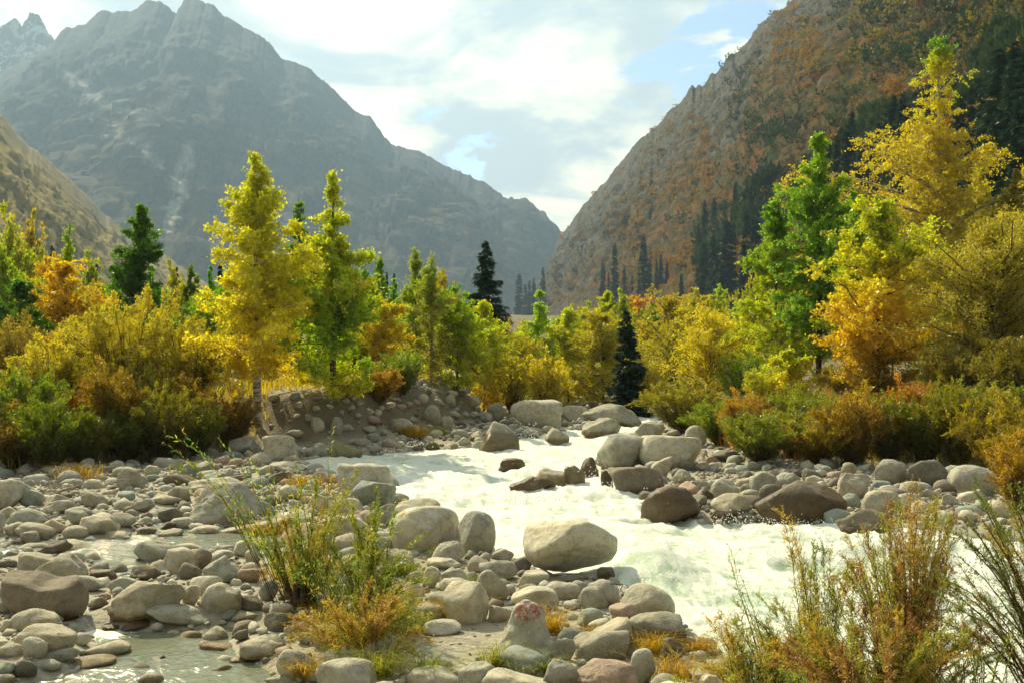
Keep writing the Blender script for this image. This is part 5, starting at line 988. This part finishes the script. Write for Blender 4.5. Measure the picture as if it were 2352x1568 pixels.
for i, (px, d, top, w, k) in enumerate(bgl):
    loc = where(px, None, d); h = hgt(loc, top); s = wid(loc, w)
    ref = ('left of the leftmost green birch' if px < 200 else 'between the left mounds and the tall birch' if px < 560 else 'behind the two front birches' if px < 830 else 'above the gravel cliff' if px < 1090 else 'in the valley centre' if px < 1320 else 'left of the bright yellow willow' if px < 1560 else 'below the wooded slope' if px < 1780 else 'behind the right bank birches')
    bgn.append((f'{BGW[k]} background tree {ref}', px, None))
    bgn[-1] = bgn[-1][:2] + (plant('background_tree', BG[k], loc, 'background tree', 'tree', 'background trees of the valley floor', rz=i * 1.7, sc=(s / BGR[k], s / BGR[k], h / BGH[k]), tint=tuple(np.random.default_rng(i + 50).uniform(.8, 1.15, 3))),)
for nm in set(q[0] for q in bgn):
    g_ = sorted([q for q in bgn if q[0] == nm], key=lambda q: q[1])
    for i, q in enumerate(g_): q[2]['label'] = nm if len(g_) == 1 else ['first', 'second', 'third', 'fourth', 'fifth', 'sixth', 'seventh', 'eighth'][i] + ' ' + nm + ', from left'

# --- spruces
SP = [spruce_mesh(500 + i, 20, 1.9, nl=5200, dens=1.1, card=(.75, .28), irregular=.2) for i in range(4)]
loc = where(1115, None, 58); h = hgt(loc, 553)
plant('spruce_tree', spruce_mesh(520, h, wid(loc, 165), nl=26000, dens=1.3, card=(.17, .05), irregular=.3, col=(.02, .045, .015)), loc, 'ragged dark spruce standing alone above the gravel cliff trees', 'tree')
loc = where(1440, None, 45.5); h = hgt(loc, 712)
plant('spruce_tree', spruce_mesh(521, h, wid(loc, 135), nl=22000, dens=1.1, card=(.15, .045), irregular=.2, col=(.018, .042, .02)), loc, 'small dark spruce at the back of the gravel flat', 'tree')
for j, (px, d, top, w) in enumerate(((88, 75, 546, 30), (120, 75, 563, 30), (222, 90, 603, 18), (405, 80, 612, 22), (506, 80, 600, 26), (905, 85, 628, 20), (888, 85, 622, 18), (1692, 70, 750, 40))):
    loc = where(px, None, d); h = hgt(loc, top)
    plant('spruce_tree', SP[j % 4], loc, ['left of two dark spruce tops above the left thicket', 'right of two dark spruce tops above the left thicket', 'tiny spruce tip between sapling and dense green birch', 'small spruce tip right of the dense green birch', 'spruce tip left of the tallest birch', 'right spruce tip behind the bright green birch', 'left spruce tip behind the bright green birch', 'dark spruce left of the lime green birches'][j], 'tree', 'small spruces behind the thickets', rz=j, sc=(wid(loc, w) / 1.9, wid(loc, w) / 1.9, h / 20))
SPR = [ # px, base y, top y, cluster
 (1192, 745, 628, 'a'), (1207, 742, 652, 'a'), (1216, 740, 643, 'a'), (1226, 735, 638, 'a'), (1247, 715, 613, 'a'),
 (1272, 742, 655, 'b'), (1283, 742, 645, 'b'), (1294, 742, 650, 'b'), (1306, 740, 640, 'b'), (1320, 738, 618, 'b'), (1333, 738, 630, 'b'), (1344, 738, 650, 'b'), (1362, 740, 670, 'b'),
 (1385, 690, 598, 'c'), (1398, 690, 625, 'c'), (1412, 690, 558, 'c'), (1434, 680, 610, 'c'), (1452, 670, 632, 'c'), (1478, 665, 543, 'c'), (1492, 660, 600, 'c'), (1508, 655, 596, 'c'), (1518, 655, 585, 'c'), (1532, 650, 600, 'c'), (1468, 700, 640, 'c'),
 (1565, 708, 628, 'd'), (1618, 730, 555, 'd'), (1637, 735, 530, 'd'), (1655, 735, 545, 'd'), (1672, 740, 505, 'd'), (1684, 745, 540, 'd'), (1700, 745, 495, 'd'), (1716, 745, 485, 'd'), (1735, 740, 500, 'd'), (1605, 720, 600, 'd'),
 (1790, 560, 430, 'e'), (1812, 560, 450, 'e'), (1905, 470, 330, 'e'), (1922, 480, 310, 'e'), (1945, 480, 290, 'e'), (1962, 490, 350, 'e'), (1978, 480, 335, 'e'), (2000, 480, 345, 'e'), (2018, 470, 280, 'e'), (2035, 470, 255, 'e'), (2052, 470, 225, 'e'), (2072, 470, 215, 'e'), (2085, 470, 250, 'e'), (1890, 480, 370, 'e'),
 (2118, 480, 200, 'f'), (2140, 480, 230, 'f'), (2205, 480, 220, 'f'), (2232, 500, 215, 'f'), (2255, 520, 200, 'f'), (2268, 500, 240, 'f'), (2283, 540, 135, 'f'), (2300, 560, 110, 'f'), (2318, 560, 165, 'f'), (2332, 560, 95, 'f'), (2348, 560, 120, 'f'), (2365, 560, 90, 'f'), (2292, 600, 230, 'f'), (2340, 600, 220, 'f'), (2225, 560, 300, 'f'), (2390, 560, 60, 'f'), (2420, 560, 90, 'f')]
for i_ in range(64):
    rg_ = np.random.default_rng(3000 + i_); px_ = 1600 + 560 * rg_.random(); by_ = 745 - (px_ - 1250) * .56 + rg_.uniform(-25, 75)
    SPR.append((px_, by_, by_ - rg_.uniform(32, 75), 'g'))
CL = {'g': 'small dark spruce in the diagonal band climbing the slope', 'a': 'dark spruce in the row right of the bare pale tree', 'b': 'dark spruce in the tight clump at the foot of the cliff', 'c': 'dark spruce in the scattered row on the lower slope', 'd': 'tall dark spruce in the group left of the green birches', 'e': 'dark spruce in the band between the green and golden birches', 'f': 'very tall blackish spruce in the stand right of the giant birch'}
for c in CL:
    for r_, (px, by, top, _) in enumerate(sorted(q for q in SPR if q[3] == c)):
        h_ = cast(px, by, (B_R,)) or cast(px, by)
        loc = (h_.x, h_.y, h_.z - 1.0); h = hgt(loc, top)
        s = np.random.default_rng(int(px)).uniform(.95, 1.6) * max(.45, h / 20 * .8 + .1)
        plant('spruce_tree', SP[int(px) % 4], loc, f'{ordw(r_)} from left, {CL[c]}', 'tree', 'spruces on the right slope', rz=px, sc=(s, s, h / 20))

# --- bushes on the slopes
def blob(seed, cols, nl=260, tall=.7):
    rng = np.random.default_rng(seed); u = norm(rng.normal(size=(nl, 3))); u[:, 2] = np.abs(u[:, 2]); r = (.75 + .3 * vn(u * 1.8 + seed, 3)) * rng.uniform(.55, 1.05, nl)
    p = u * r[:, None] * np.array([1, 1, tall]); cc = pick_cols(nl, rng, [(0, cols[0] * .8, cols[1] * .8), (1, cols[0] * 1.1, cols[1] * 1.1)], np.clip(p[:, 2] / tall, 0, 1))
    return leaves(p, norm(u + rng.normal(size=(nl, 3)) * .7), rng.uniform(.16, .34, nl), rng.uniform(.12, .24, nl), cc, rng, tri=True)
BC = {'orange': (ORG * .55, RUST * .95), 'yellow green': (OLV * .6, GOLD * .6), 'dark green': (np.array([.03, .07, .02]), np.array([.07, .11, .025])), 'rust brown': (RUST * .7, BRN * .9)}
def slope_bushes():
    rng = np.random.default_rng(77); pro = {}
    for j, (k, c) in enumerate(BC.items()):
        pro[k] = [mesh('bush', *blob(600 + j * 5 + i, c)[:2], M_NEEDLE, smooth_=False, col=blob(600 + j * 5 + i, c)[2]) for i in range(3)]
    small = {k: blob(650 + j, c, 34, .7) for j, (k, c) in enumerate(BC.items())}
    keys = list(BC); cand = []
    for _ in range(9000):
        px = rng.uniform(1180, 2380); py = rng.uniform(-10, 745)
        h_ = cast(px, py, (B_R,))
        if h_ is None: continue
        n_ = float(vn(np.array([px / 130, py / 130, 3.]), 5)); n2 = float(vn(np.array([px / 60, py / 60, 9.]), 8))
        # line from (1250,740) up to (2352,40): lower side is the wooded foot
        k = None; v = rng.random()
        band = (py - (745 - (px - 1250) * .56))           # >0 below
        if px > 1600 and -40 < band < 70 and n_ > -.5: k = 'dark green' if v < .75 else 'orange'
        elif px > 1950 and py < 330: k = 'orange' if n_ > .15 else 'dark green' if v < .5 else 'yellow green'
        elif n_ > .05: k = 'orange' if v < .5 else 'rust brown' if v < .8 else 'yellow green'
        elif n_ < -.35 and v < .6: k = 'dark green'
        elif v < .35: k = keys[rng.integers(4)]
        if k is None: continue
        if px < 1420 and v > .35: continue
        r = (1.5 + 4.2 * rng.random() ** 2) * (1.2 if k == 'orange' else 1) * (.6 + .4 * (n2 > 0)); r *= min(1., .35 + h_.y / 700)
        if k == 'dark green' and band > -40: r *= 1.5
        cand.append((r / h_.y, px, py, h_, k, r))
    cand.sort(key=lambda q: -q[0]); vs, fs, cs, o = [], [], [], 0
    names = []
    for i, (_, px, py, h_, k, r) in enumerate(cand):
        if i < 280 and -5 < py:
            bn = band_of(px, py)
            ref = ('the tight spruce clump' if px < 1350 else 'the scattered spruce row' if px < 1550 else 'the tall spruce group' if px < 1750 else 'the tall green birch' if px < 1910 else 'the broad yellow birch' if px < 2060 else 'the giant golden birch' if px < 2250 else 'the right edge spruces')
            alt = 'high on the slope above' if bn < -230 else 'midway up the slope above' if bn < -90 else 'low on the slope above' if bn < 20 else 'at the slope foot near'
            sz = 'large' if r / h_.y * F > 14 else 'small'; where_ = alt + ' ' + ref
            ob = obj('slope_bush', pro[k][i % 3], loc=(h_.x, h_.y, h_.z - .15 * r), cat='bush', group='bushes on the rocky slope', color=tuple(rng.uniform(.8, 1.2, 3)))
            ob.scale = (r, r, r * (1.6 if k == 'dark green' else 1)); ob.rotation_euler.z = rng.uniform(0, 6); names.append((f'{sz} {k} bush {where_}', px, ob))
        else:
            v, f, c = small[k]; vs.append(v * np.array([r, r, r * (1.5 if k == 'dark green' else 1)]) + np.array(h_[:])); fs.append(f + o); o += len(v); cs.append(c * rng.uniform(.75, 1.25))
    for nm in set(q[0] for q in names):
        g_ = sorted([q for q in names if q[0] == nm], key=lambda q: q[1])
        for i, q in enumerate(g_): q[2]['label'] = nm if len(g_) == 1 else f'{ordw(i)} {nm}, from left'
    # more on the golden hill
    for _ in range(420):
        px = rng.uniform(0, 600); py = rng.uniform(300, 735); h_ = cast(px, py, (B_L,))
        if h_ is None: continue
        n_ = float(vn(np.array([px / 60, py / 60, 3.]), 15))
        if n_ < .05: continue
        k = 'orange' if (240 < px < 480 and rng.random() < .35) else 'dark green'; r = rng.uniform(1.5, 3.6)
        v, f, c = small[k]; vs.append(v * r + np.array(h_[:])); fs.append(f + o); o += len(v); cs.append(c)
    obj('slope_scrub', mesh('slope_scrub', np.concatenate(vs), np.concatenate(fs), M_NEEDLE, smooth_=False, col=np.concatenate(cs)), kind='stuff', label='low scrub speckling the mountain slopes', cat='scrub')
def band_of(px, py): return py - (745 - (px - 1250) * .56)
slope_bushes()
print('slopes', round(time.time() - T0, 1))

# --- grass: ground cover on the banks (stuff) and single tufts
def blades(rng, base, n, h, lean, wdt, cols):
    s = np.array([0, .55, 1.]); az = rng.uniform(0, 6.28, n); hd = np.stack([np.cos(az), np.sin(az)], 1)
    hh = h * rng.uniform(.5, 1.2, n); ln = lean * rng.uniform(.2, 1.4, n) * hh; b = base
    side = np.stack([-hd[:, 1], hd[:, 0], 0 * az], 1)
    p = np.zeros((n, 3, 3)); p[..., :2] = b[:, None, :2] + hd[:, None] * (ln[:, None] * s ** 2)[..., None]; p[..., 2] = b[:, None, 2] + hh[:, None] * (s - .45 * lean * s ** 2.5)
    w = wdt * np.array([1, .7, .05]); L_ = p + side[:, None] * w[None, :, None]; R_ = p - side[:, None] * w[None, :, None]
    v = np.stack([L_, R_], 2).reshape(-1, 3); i = np.arange(n)[:, None] * 6 + np.arange(2)[None] * 2; i = i.ravel()
    f = np.stack([i, i + 1, i + 3, i + 2], 1); c = np.repeat(cols, 6, 0); return v, f, c

def ground_cover():
    rng = np.random.default_rng(8); n = 34000
    d = np.sqrt(rng.uniform(24 ** 2, 46 ** 2, n)); px = rng.uniform(-80, 2450, n); x = (px - CX) / F * d
    sL = poly_sd(TERR_L, x, d); sR = poly_sd(TERR_R, x, d)
    ok = ((sL > np.interp(px, [540, 640, 1150, 1250], [.1, 2.4, 2.4, .4])) | (sR > .2)) & (poly_sd(RIVER, x, d) < 0)
    x, d, px = x[ok], d[ok], px[ok]; z = ground_z(x, d); base = np.stack([x, d, z - .02], 1)
    nn = vn(P3(x * .5, d * .5), 61); cols = np.where(nn[:, None] > .1, GOLD * .9, np.where(nn[:, None] > -.3, OLV, RUST)) * rng.uniform(.6, 1.3, (len(x), 1))
    v, f, c = blades(rng, base, len(x), .55, .5, .016, cols)
    obj('bank_grass', mesh('bank_grass', v, f, M_GRASS, smooth_=False, col=c), kind='stuff', label='dry golden grass covering the vegetated banks', cat='grass')
ground_cover()
TUFT = [(650, 1330, 1270, 110, 'olive tuft at the left foot of the willow clump'), (740, 1310, 1250, 110, 'golden tuft inside the willow clump'), (800, 1350, 1285, 110, 'green tuft between the foreground bushes'), (860, 1300, 1240, 100, 'orange tuft left of the paired boulders'), (900, 1370, 1320, 100, 'mixed green and orange tuft right of the bushes'), (760, 1420, 1350, 120, 'thick rusty tuft beneath the orange brown bush'), (690, 1370, 1310, 90, 'olive tuft just above the stump'), (940, 1450, 1390, 90, 'sparse green tuft left of the half sunk flat stone'), (610, 1230, 1180, 90, 'yellow tuft right of the wide grey boulder'), (700, 1120, 1070, 90, 'green tuft below the moss green rock'), (1140, 1268, 1190, 90, 'orange grass tuft between the paired boulders'), (1100, 1352, 1305, 60, 'golden green grass tuft on the stones above the round pale boulder'), (1055, 1418, 1345, 110, 'drooping golden grass tuft left of the round pale boulder'), (1262, 1452, 1365, 70, 'green grass tuft at the right shoulder of the painted stone'), (1150, 1530, 1450, 80, 'orange grass tuft at the left foot of the painted stone'), (1230, 1545, 1470, 120, 'brown green grass tuft before the painted stone'), (1500, 1500, 1420, 90, 'green and orange grass tuft on the hollowed boulder'), (1545, 1560, 1470, 110, 'thick dry grass tuft above the upright grey stone'), (900, 1430, 1320, 100, 'green grass tuft at the sandy patch edge'), (820, 1500, 1360, 150, 'tall orange grass tuft in the central foreground'), (760, 1470, 1380, 120, 'golden grass tuft beside the willow stump'), (700, 1560, 1470, 60, 'bleached straw tuft on the bolster stone'), (870, 1550, 1440, 120, 'dark grass tuft beside the streaked boulder'), (930, 1320, 1270, 90, 'short green tuft behind the sandy patch'), (960, 1410, 1365, 90, 'thin tuft among the stones'), (1600, 1500, 1440, 80, 'short tuft by the right foreground bush'), (1020, 1280, 1235, 60, 'small tuft under the paired boulders'), (440, 1085, 1040, 80, 'straw tuft next to the white egg stone'), (180, 1098, 1040, 120, 'golden tuft at the driftwood'), (1350, 1460, 1425, 50, 'tiny tuft between stones right of the paint'), (1680, 1560, 1490, 90, 'reddish tuft in the right foreground'), (990, 1560, 1470, 60, 'tall thin stalks at the bottom centre'), (560, 1330, 1290, 60, 'small tuft on the left stones'), (950, 1010, 950, 60, 'orange dry tuft on the gravel cliff'), (1005, 1000, 965, 40, 'brown tuft low on the gravel cliff'), (1240, 985, 960, 40, 'short tuft by the flat topped boulder')]
def tufts():
    for i, (px, by, top, w, lab) in enumerate(TUFT):
        rng = np.random.default_rng(800 + i); h_ = cast(px, min(by, 1600), (B_G,)); h = max(.12, (by - top) / F * h_.y) * 1.1; rad = w / F * h_.y * .28; n = 260
        b = np.stack([rng.normal(size=n) * rad * .8, rng.normal(size=n) * rad * .5, np.full(n, -.03)], 1)
        A = [GOLD, ORG * .8, LIME * .8, OLV][i % 4]; B = [ORG * .8, GOLD * .9, GOLD, LIME * .8][i % 4]
        m = rng.random((n, 1)); cols = (A * m + B * (1 - m)) * rng.uniform(.35, 1.15, (n, 1))
        v, f, c = blades(rng, b, n, h, 1.15, .0035 * max(1, h_.y / 13), cols)
        obj('grass_tuft', mesh('grass_tuft', v, f, M_GRASS, smooth_=False, col=c), loc=(h_.x, h_.y, h_.z + .03), label=lab, cat='grass', group='grass tufts among the stones')
tufts()

# --- foreground bushes: explicit stems
def stems_to(base, tips, rng, K=9, sag=.12, spread_=1.):
    s = np.linspace(0, 1, K); t = np.array(tips)[:, None]; b = np.array(base)[None, None] + t * np.array([.25, .2, 0]) * rng.random((len(tips), 1, 1)) * spread_ + rng.normal(size=(len(tips), 1, 3)) * .06 * spread_
    st = b + (t - b) * s[None, :, None]; st[..., 2] += sag * np.linalg.norm(t - b, axis=2) * np.sin(np.pi * s)[None] 
    st[:, 1:] += np.cumsum(rng.normal(size=(len(tips), K - 1, 3)) * .009, 1); return st

def feather_bush(seed, tips, base, cols, lo=.22, dens=40, nd=24, nlen=.018, nw=.006, blen=.19, r=.0045):
    rng = np.random.default_rng(seed); st = stems_to(base, tips, rng); n, K, _ = st.shape; s = np.linspace(0, 1, K)
    ln = np.linalg.norm(st[:, -1] - st[:, 0], axis=1)
    wood = [tubes(st, r * (1.1 - s * .9)[None] * rng.uniform(.6, 1.3, (n, 1)), 5)]
    nb = n * dens; bi = np.repeat(np.arange(n), dens); ub = rng.uniform(lo, 1, nb); ix = np.clip(ub * (K - 1), 0, K - 1.001); i0 = ix.astype(int); fr = (ix - i0)[:, None]
    sp = st[bi, i0] * (1 - fr) + st[bi, i0 + 1] * fr; dr = norm(st[bi, i0 + 1] - st[bi, i0]); td = norm(dr + rng.normal(size=(nb, 3)) * .58)
    tl = blen * rng.uniform(.4, 1.3, nb) * (1.25 - .8 * ub); s4 = np.linspace(0, 1, 4); tw = sp[:, None] + td[:, None] * (tl[:, None] * s4)[..., None]; tw[..., 2] += .15 * tl[:, None] * s4 ** 2
    wood.append(tubes(tw, np.full((nb, 4), .0011) * (1.5 - s4), 3))
    nl = nb * nd; ti = np.repeat(np.arange(nb), nd); uu = rng.random(nl); ix = np.clip(uu * 3, 0, 2.999); i0 = ix.astype(int); fr = (ix - i0)[:, None]
    lp = tw[ti, i0] * (1 - fr) + tw[ti, i0 + 1] * fr + rng.normal(size=(nl, 3)) * .006; ld = norm(td[ti] + rng.normal(size=(nl, 3)) * .75)
    ci = rng.integers(0, len(cols), n); cb = np.array(cols)[ci][bi[ti]] * rng.uniform(.65, 1.35, (nl, 1))
    lv, lf, lc = leaves(lp, ld, nlen * rng.uniform(.6, 1.4, nl), nw, cb, rng, .1, tri=True)
    wv, wf = join(wood); return mesh('stems', wv, wf, M_STEM), mesh('foliage', lv, lf, M_LEAF, smooth_=False, col=lc)

def willow_shoots(seed, tips, base, cols, leaf=(.06, .011), per=34, lo=.25, r=.004, sag=.15):
    rng = np.random.default_rng(seed); st = stems_to(base, tips, rng, sag=sag); n, K, _ = st.shape; s = np.linspace(0, 1, K)
    wood = tubes(st, r * (1.15 - s)[None] * rng.uniform(.8, 1.2, (n, 1)), 5); nl = n * per
    bi = np.repeat(np.arange(n), per); ub = np.tile(np.linspace(lo, 1, per), n); ix = np.clip(ub * (K - 1), 0, K - 1.001); i0 = ix.astype(int); fr = (ix - i0)[:, None]
    sp = st[bi, i0] * (1 - fr) + st[bi, i0 + 1] * fr; dr = norm(st[bi, i0 + 1] - st[bi, i0])
    ld = norm(dr * .9 + rng.normal(size=(nl, 3)) * .55); m = rng.random((nl, 1)); cc = np.where(m < .55, cols[0], np.where(m < .85, cols[1], cols[2])) * rng.uniform(.7, 1.3, (nl, 1))
    lv, lf, lc = leaves(sp, ld, leaf[0] * rng.uniform(.6, 1.3, nl) * (1.15 - .4 * ub), leaf[1] * rng.uniform(.7, 1.2, nl), cc, rng, .15)
    return mesh('stems', *wood, M_STEM), mesh('foliage', lv, lf, M_LEAF, smooth_=False, col=lc)

def tipsfrom(rng, pts, d, n, jit=30, dj=.5):
    out = []
    for _ in range(n):
        px, py = pts[rng.integers(len(pts))]; out.append(at_d(px + rng.normal() * jit, py + rng.normal() * jit, d + rng.normal() * dj))
    return out
def fg():
    WC = (np.array([.16, .32, .04]), np.array([.45, .42, .10]), np.array([.62, .42, .05])); rng = np.random.default_rng(55)
    def base_at(px, d): x = (px - CX) / F * d; return np.array([x, d, float(ground_z(x, d)) - .03])
    def mk(kind, name, seed, basepx, d, pts, n, cols, label, jit=30, dj=.35, **k):
        b = base_at(basepx, d); tips = [np.array(t) - b for t in tipsfrom(rng, pts, d, n, jit, dj)]
        parts = kind(seed, tips, (0, 0, 0), cols, **k); plant(name, parts, tuple(b), label, 'shrub', 'foreground bushes')
    g1, g2, b1, b2, o1 = np.array([.26, .32, .05]), np.array([.42, .40, .07]), np.array([.46, .27, .09]), np.array([.36, .18, .06]), np.array([.60, .42, .08])
    mk(feather_bush, 'feathery_bush', 901, 1900, 9.1, [(1850, 1230), (1880, 1300), (1830, 1330), (1920, 1260), (1780, 1400), (1850, 1420), (1740, 1430), (1950, 1350), (1900, 1450), (1820, 1480)], 44, [g1, g2, g2, o1], 'grey green feathery bush with tips over the rapids, foreground')
    mk(feather_bush, 'feathery_bush', 902, 2080, 9.0, [(2010, 1230), (2070, 1150), (2130, 1190), (2030, 1280), (2160, 1160), (1990, 1280), (2200, 1160), (2110, 1230), (2150, 1280), (2060, 1360), (2180, 1330), (1980, 1380)], 66, [b1, b2, o1, g2], 'rusty brown feathery bush in the right foreground')
    mk(feather_bush, 'feathery_bush', 903, 2480, 8.6, [(2250, 1200), (2300, 1150), (2345, 1120), (2280, 1220), (2330, 1210), (2210, 1250), (2300, 1240), (2360, 1100), (2180, 1380), (2240, 1400), (2340, 1330), (2150, 1330), (2120, 1420)], 40, [g1 * .7, g1 * .8, o1 * .8, g2 * .8], 'dark green arching bush at the right edge of the foreground', r=.011)
    mk(feather_bush, 'feathery_bush', 904, 2010, 8.2, [(1900, 1470), (1980, 1420), (2060, 1400), (2130, 1440), (1850, 1500), (2200, 1470), (1780, 1530), (2280, 1480), (2050, 1480)], 80, [b1, g2, b2, o1, g1], 'tangled low brown and green bush along the bottom right', blen=.13)
    mk(feather_bush, 'feathery_bush', 905, 1740, 8.8, [(1680, 1450), (1720, 1420), (1760, 1470), (1700, 1510), (1640, 1530), (1800, 1500)], 28, [g1, g2, o1], 'sparse green bush left of the grey green one')
    mk(willow_shoots, 'willow_shoots', 911, 1800, 8.9, [(1675, 1268), (1612, 1330), (1700, 1370), (1762, 1400), (1640, 1470)], 7, WC, 'upright willow shoots with long green leaves in front of the rapids', jit=8, dj=.15, sag=.05)
    mk(willow_shoots, 'willow_shoots', 912, 2120, 8.7, [(1995, 1240), (2010, 1290), (1870, 1340), (1960, 1330), (2110, 1250), (1900, 1420), (2060, 1330), (1990, 1440)], 30, WC, 'leafy willow shoots amid the rusty brown bush', jit=22, dj=.3, sag=.06)
    mk(willow_shoots, 'willow_shoots', 913, 2250, 8.1, [(2050, 1490), (2120, 1460), (2000, 1520), (2180, 1420), (1900, 1530), (2220, 1500), (2320, 1440)], 46, WC, 'silvery leaved willow shoots along the bottom right corner', jit=30, dj=.3)
    mk(feather_bush, 'feathery_bush', 921, 690, 12.6, [(640, 1220), (700, 1180), (755, 1110), (720, 1220), (660, 1250), (780, 1190), (620, 1280), (820, 1180), (590, 1240), (800, 1240), (700, 1290)], 34, [g1, g2, g2, o1, g1], 'large green feathery bush left of the rapids in the foreground', nlen=.024, nw=.008, blen=.19)
    mk(feather_bush, 'feathery_bush', 922, 840, 12.0, [(850, 1240), (890, 1260), (780, 1290), (830, 1300), (900, 1220), (860, 1180), (740, 1310), (920, 1290)], 26, [g1, g1 * 1.2, g2], 'bright green feathery bush beside the paired boulders', nlen=.024, nw=.008, blen=.18)
    mk(feather_bush, 'feathery_bush', 923, 850, 10.6, [(780, 1420), (860, 1400), (930, 1430), (820, 1370), (900, 1390), (720, 1440), (960, 1470)], 34, [o1, b1, g2, o1], 'low orange brown bush above the streaked bottom boulder', nlen=.02, nw=.007)
    mk(willow_shoots, 'willow_shoots', 931, 690, 12.7, [(420, 970), (390, 1030), (450, 1060), (520, 1000), (560, 1040), (480, 1130), (560, 1090), (400, 1080), (540, 1170), (560, 1220)], 20, WC, 'willow shoots arching left over the wide grey boulder', jit=14, dj=.4, leaf=(.085, .015), per=40)
    mk(willow_shoots, 'willow_shoots', 932, 720, 12.5, [(760, 1000), (820, 1100), (880, 1110), (700, 1090), (650, 1080), (620, 1130), (900, 1180), (680, 1150), (600, 1090)], 18, WC, 'willow shoots rising over the pale corner boulder', jit=18, dj=.4, leaf=(.08, .014), per=36)
    mk(willow_shoots, 'willow_shoots', 933, 800, 11.6, [(960, 1240), (920, 1300), (700, 1290), (640, 1320), (880, 1340), (760, 1350), (980, 1340)], 34, WC, 'scattered willow shoots over the central stones', jit=22, dj=.3, leaf=(.06, .011))
    # weathered stump at the willow foot
    b = base_at(702, 12.5); rg = np.random.default_rng(2)
    st = stems_to((0, 0, -.05), [np.array([rg.normal() * .10, rg.normal() * .08, .36 + rg.random() * .12]) for _ in range(9)], rg, sag=0., spread_=0.)
    for i_ in range(9): st[i_, :, 0] += (i_ - 4) * .022
    wv, wf = tubes(st, np.linspace(.05, .028, 9)[None].repeat(9, 0), 6)
    obj('tree_stump', mesh('tree_stump', wv, wf, M_BARK), loc=tuple(b), label='dark fibrous willow stump beside the pitted tan boulder', cat='stump')
fg()

# --- driftwood
def sticks(name, items, lab, base, mat=M_DRIFT, r=.012):
    rng = np.random.default_rng(len(items)); b = np.array(cast(*base, (B_G,))[:])
    st = []
    for (x0, y0, x1, y1) in items:
        d = b[1]; p0 = np.array(at_d(x0, y0, d + rng.normal() * .1)) - b; p1 = np.array(at_d(x1, y1, d + rng.normal() * .25)) - b
        s = np.linspace(0, 1, 8)[:, None]; q = p0 + (p1 - p0) * s; q[:, 2] += np.sin(np.pi * s[:, 0]) * .1 * np.linalg.norm(p1 - p0) * rng.uniform(-.3, 1); q[1:] += rng.normal(size=(7, 3)) * .02; st.append(q)
    st = np.array(st); wv, wf = tubes(st, r * (1.2 - np.linspace(0, 1, 8))[None].repeat(len(st), 0), 5)
    obj(name, mesh(name, wv, wf, mat), loc=tuple(b), label=lab, cat='driftwood')
sticks('dead_branch', [(100, 1120, 150, 1060), (105, 1125, 175, 1075), (100, 1125, 160, 1100), (110, 1125, 200, 1095), (120, 1120, 130, 1070), (100, 1125, 60, 1135), (110, 1130, 140, 1115), (130, 1100, 175, 1062), (105, 1118, 190, 1108)], 'tangle of bleached driftwood branches on the left bar', (110, 1128))
sticks('dead_branch', [(120, 1140, 260, 1105), (250, 1110, 330, 1095)], 'long bleached pole lying across the left bar stones', (200, 1140), r=.02)
sticks('dead_branch', [(1395, 1330, 1450, 1385), (1310, 1335, 1400, 1325), (1430, 1365, 1460, 1390)], 'thin dark branch caught under the huge perched boulder', (1420, 1385), mat=M_BARK, r=.010)
sticks('dead_branch', [(640, 905, 720, 900), (640, 935, 700, 880), (660, 940, 760, 905), (650, 930, 790, 920), (630, 940, 680, 960), (655, 925, 740, 880), (620, 930, 690, 920)], 'dry grey brushwood right of the white birch trunk', (640, 985), mat=M_DEADTREE, r=.014)
sticks('dead_branch', [(1740, 1060, 1840, 1062), (1760, 1065, 1870, 1070), (1780, 1062, 1850, 1050), (1800, 1068, 1890, 1085), (1750, 1062, 1820, 1078)], 'matted pale roots under the tall feathery shrub', (1790, 1072), r=.012)
sticks('dead_branch', [(68, 1232, 98, 1250)], 'short pale stick poking up beside the dark green stone', (85, 1255), r=.02)

# ------------------------------------------------------------------ haze: one closed box of even air
def haze():
    x0, x1, y0, y1, z0, z1 = -3100, 3100, -260, 3480, -4, 1080
    v = [(x, y, z) for x in (x0, x1) for y in (y0, y1) for z in (z0, z1)]
    f = [(0, 1, 3, 2), (4, 6, 7, 5), (0, 4, 5, 1), (2, 3, 7, 6), (0, 2, 6, 4), (1, 5, 7, 3)]
    m, n, out = new_mat('haze_air'); p = n.nodes.new('ShaderNodeVolumePrincipled')
    p.inputs['Color'].default_value = (.46, .67, .97, 1); p.inputs['Density'].default_value = 0.00018; p.inputs['Anisotropy'].default_value = .25
    n.links.new(p.outputs[0], out.inputs['Volume'])
    obj('haze', mesh('haze', v, f, m, smooth_=False), kind='stuff', label='thin pale mountain haze filling the valley')
haze()
print('done', round(time.time() - T0, 1), 'tris', sum(len(m.polygons) * 2 for m in bpy.data.meshes), 'objects', len(bpy.data.objects))
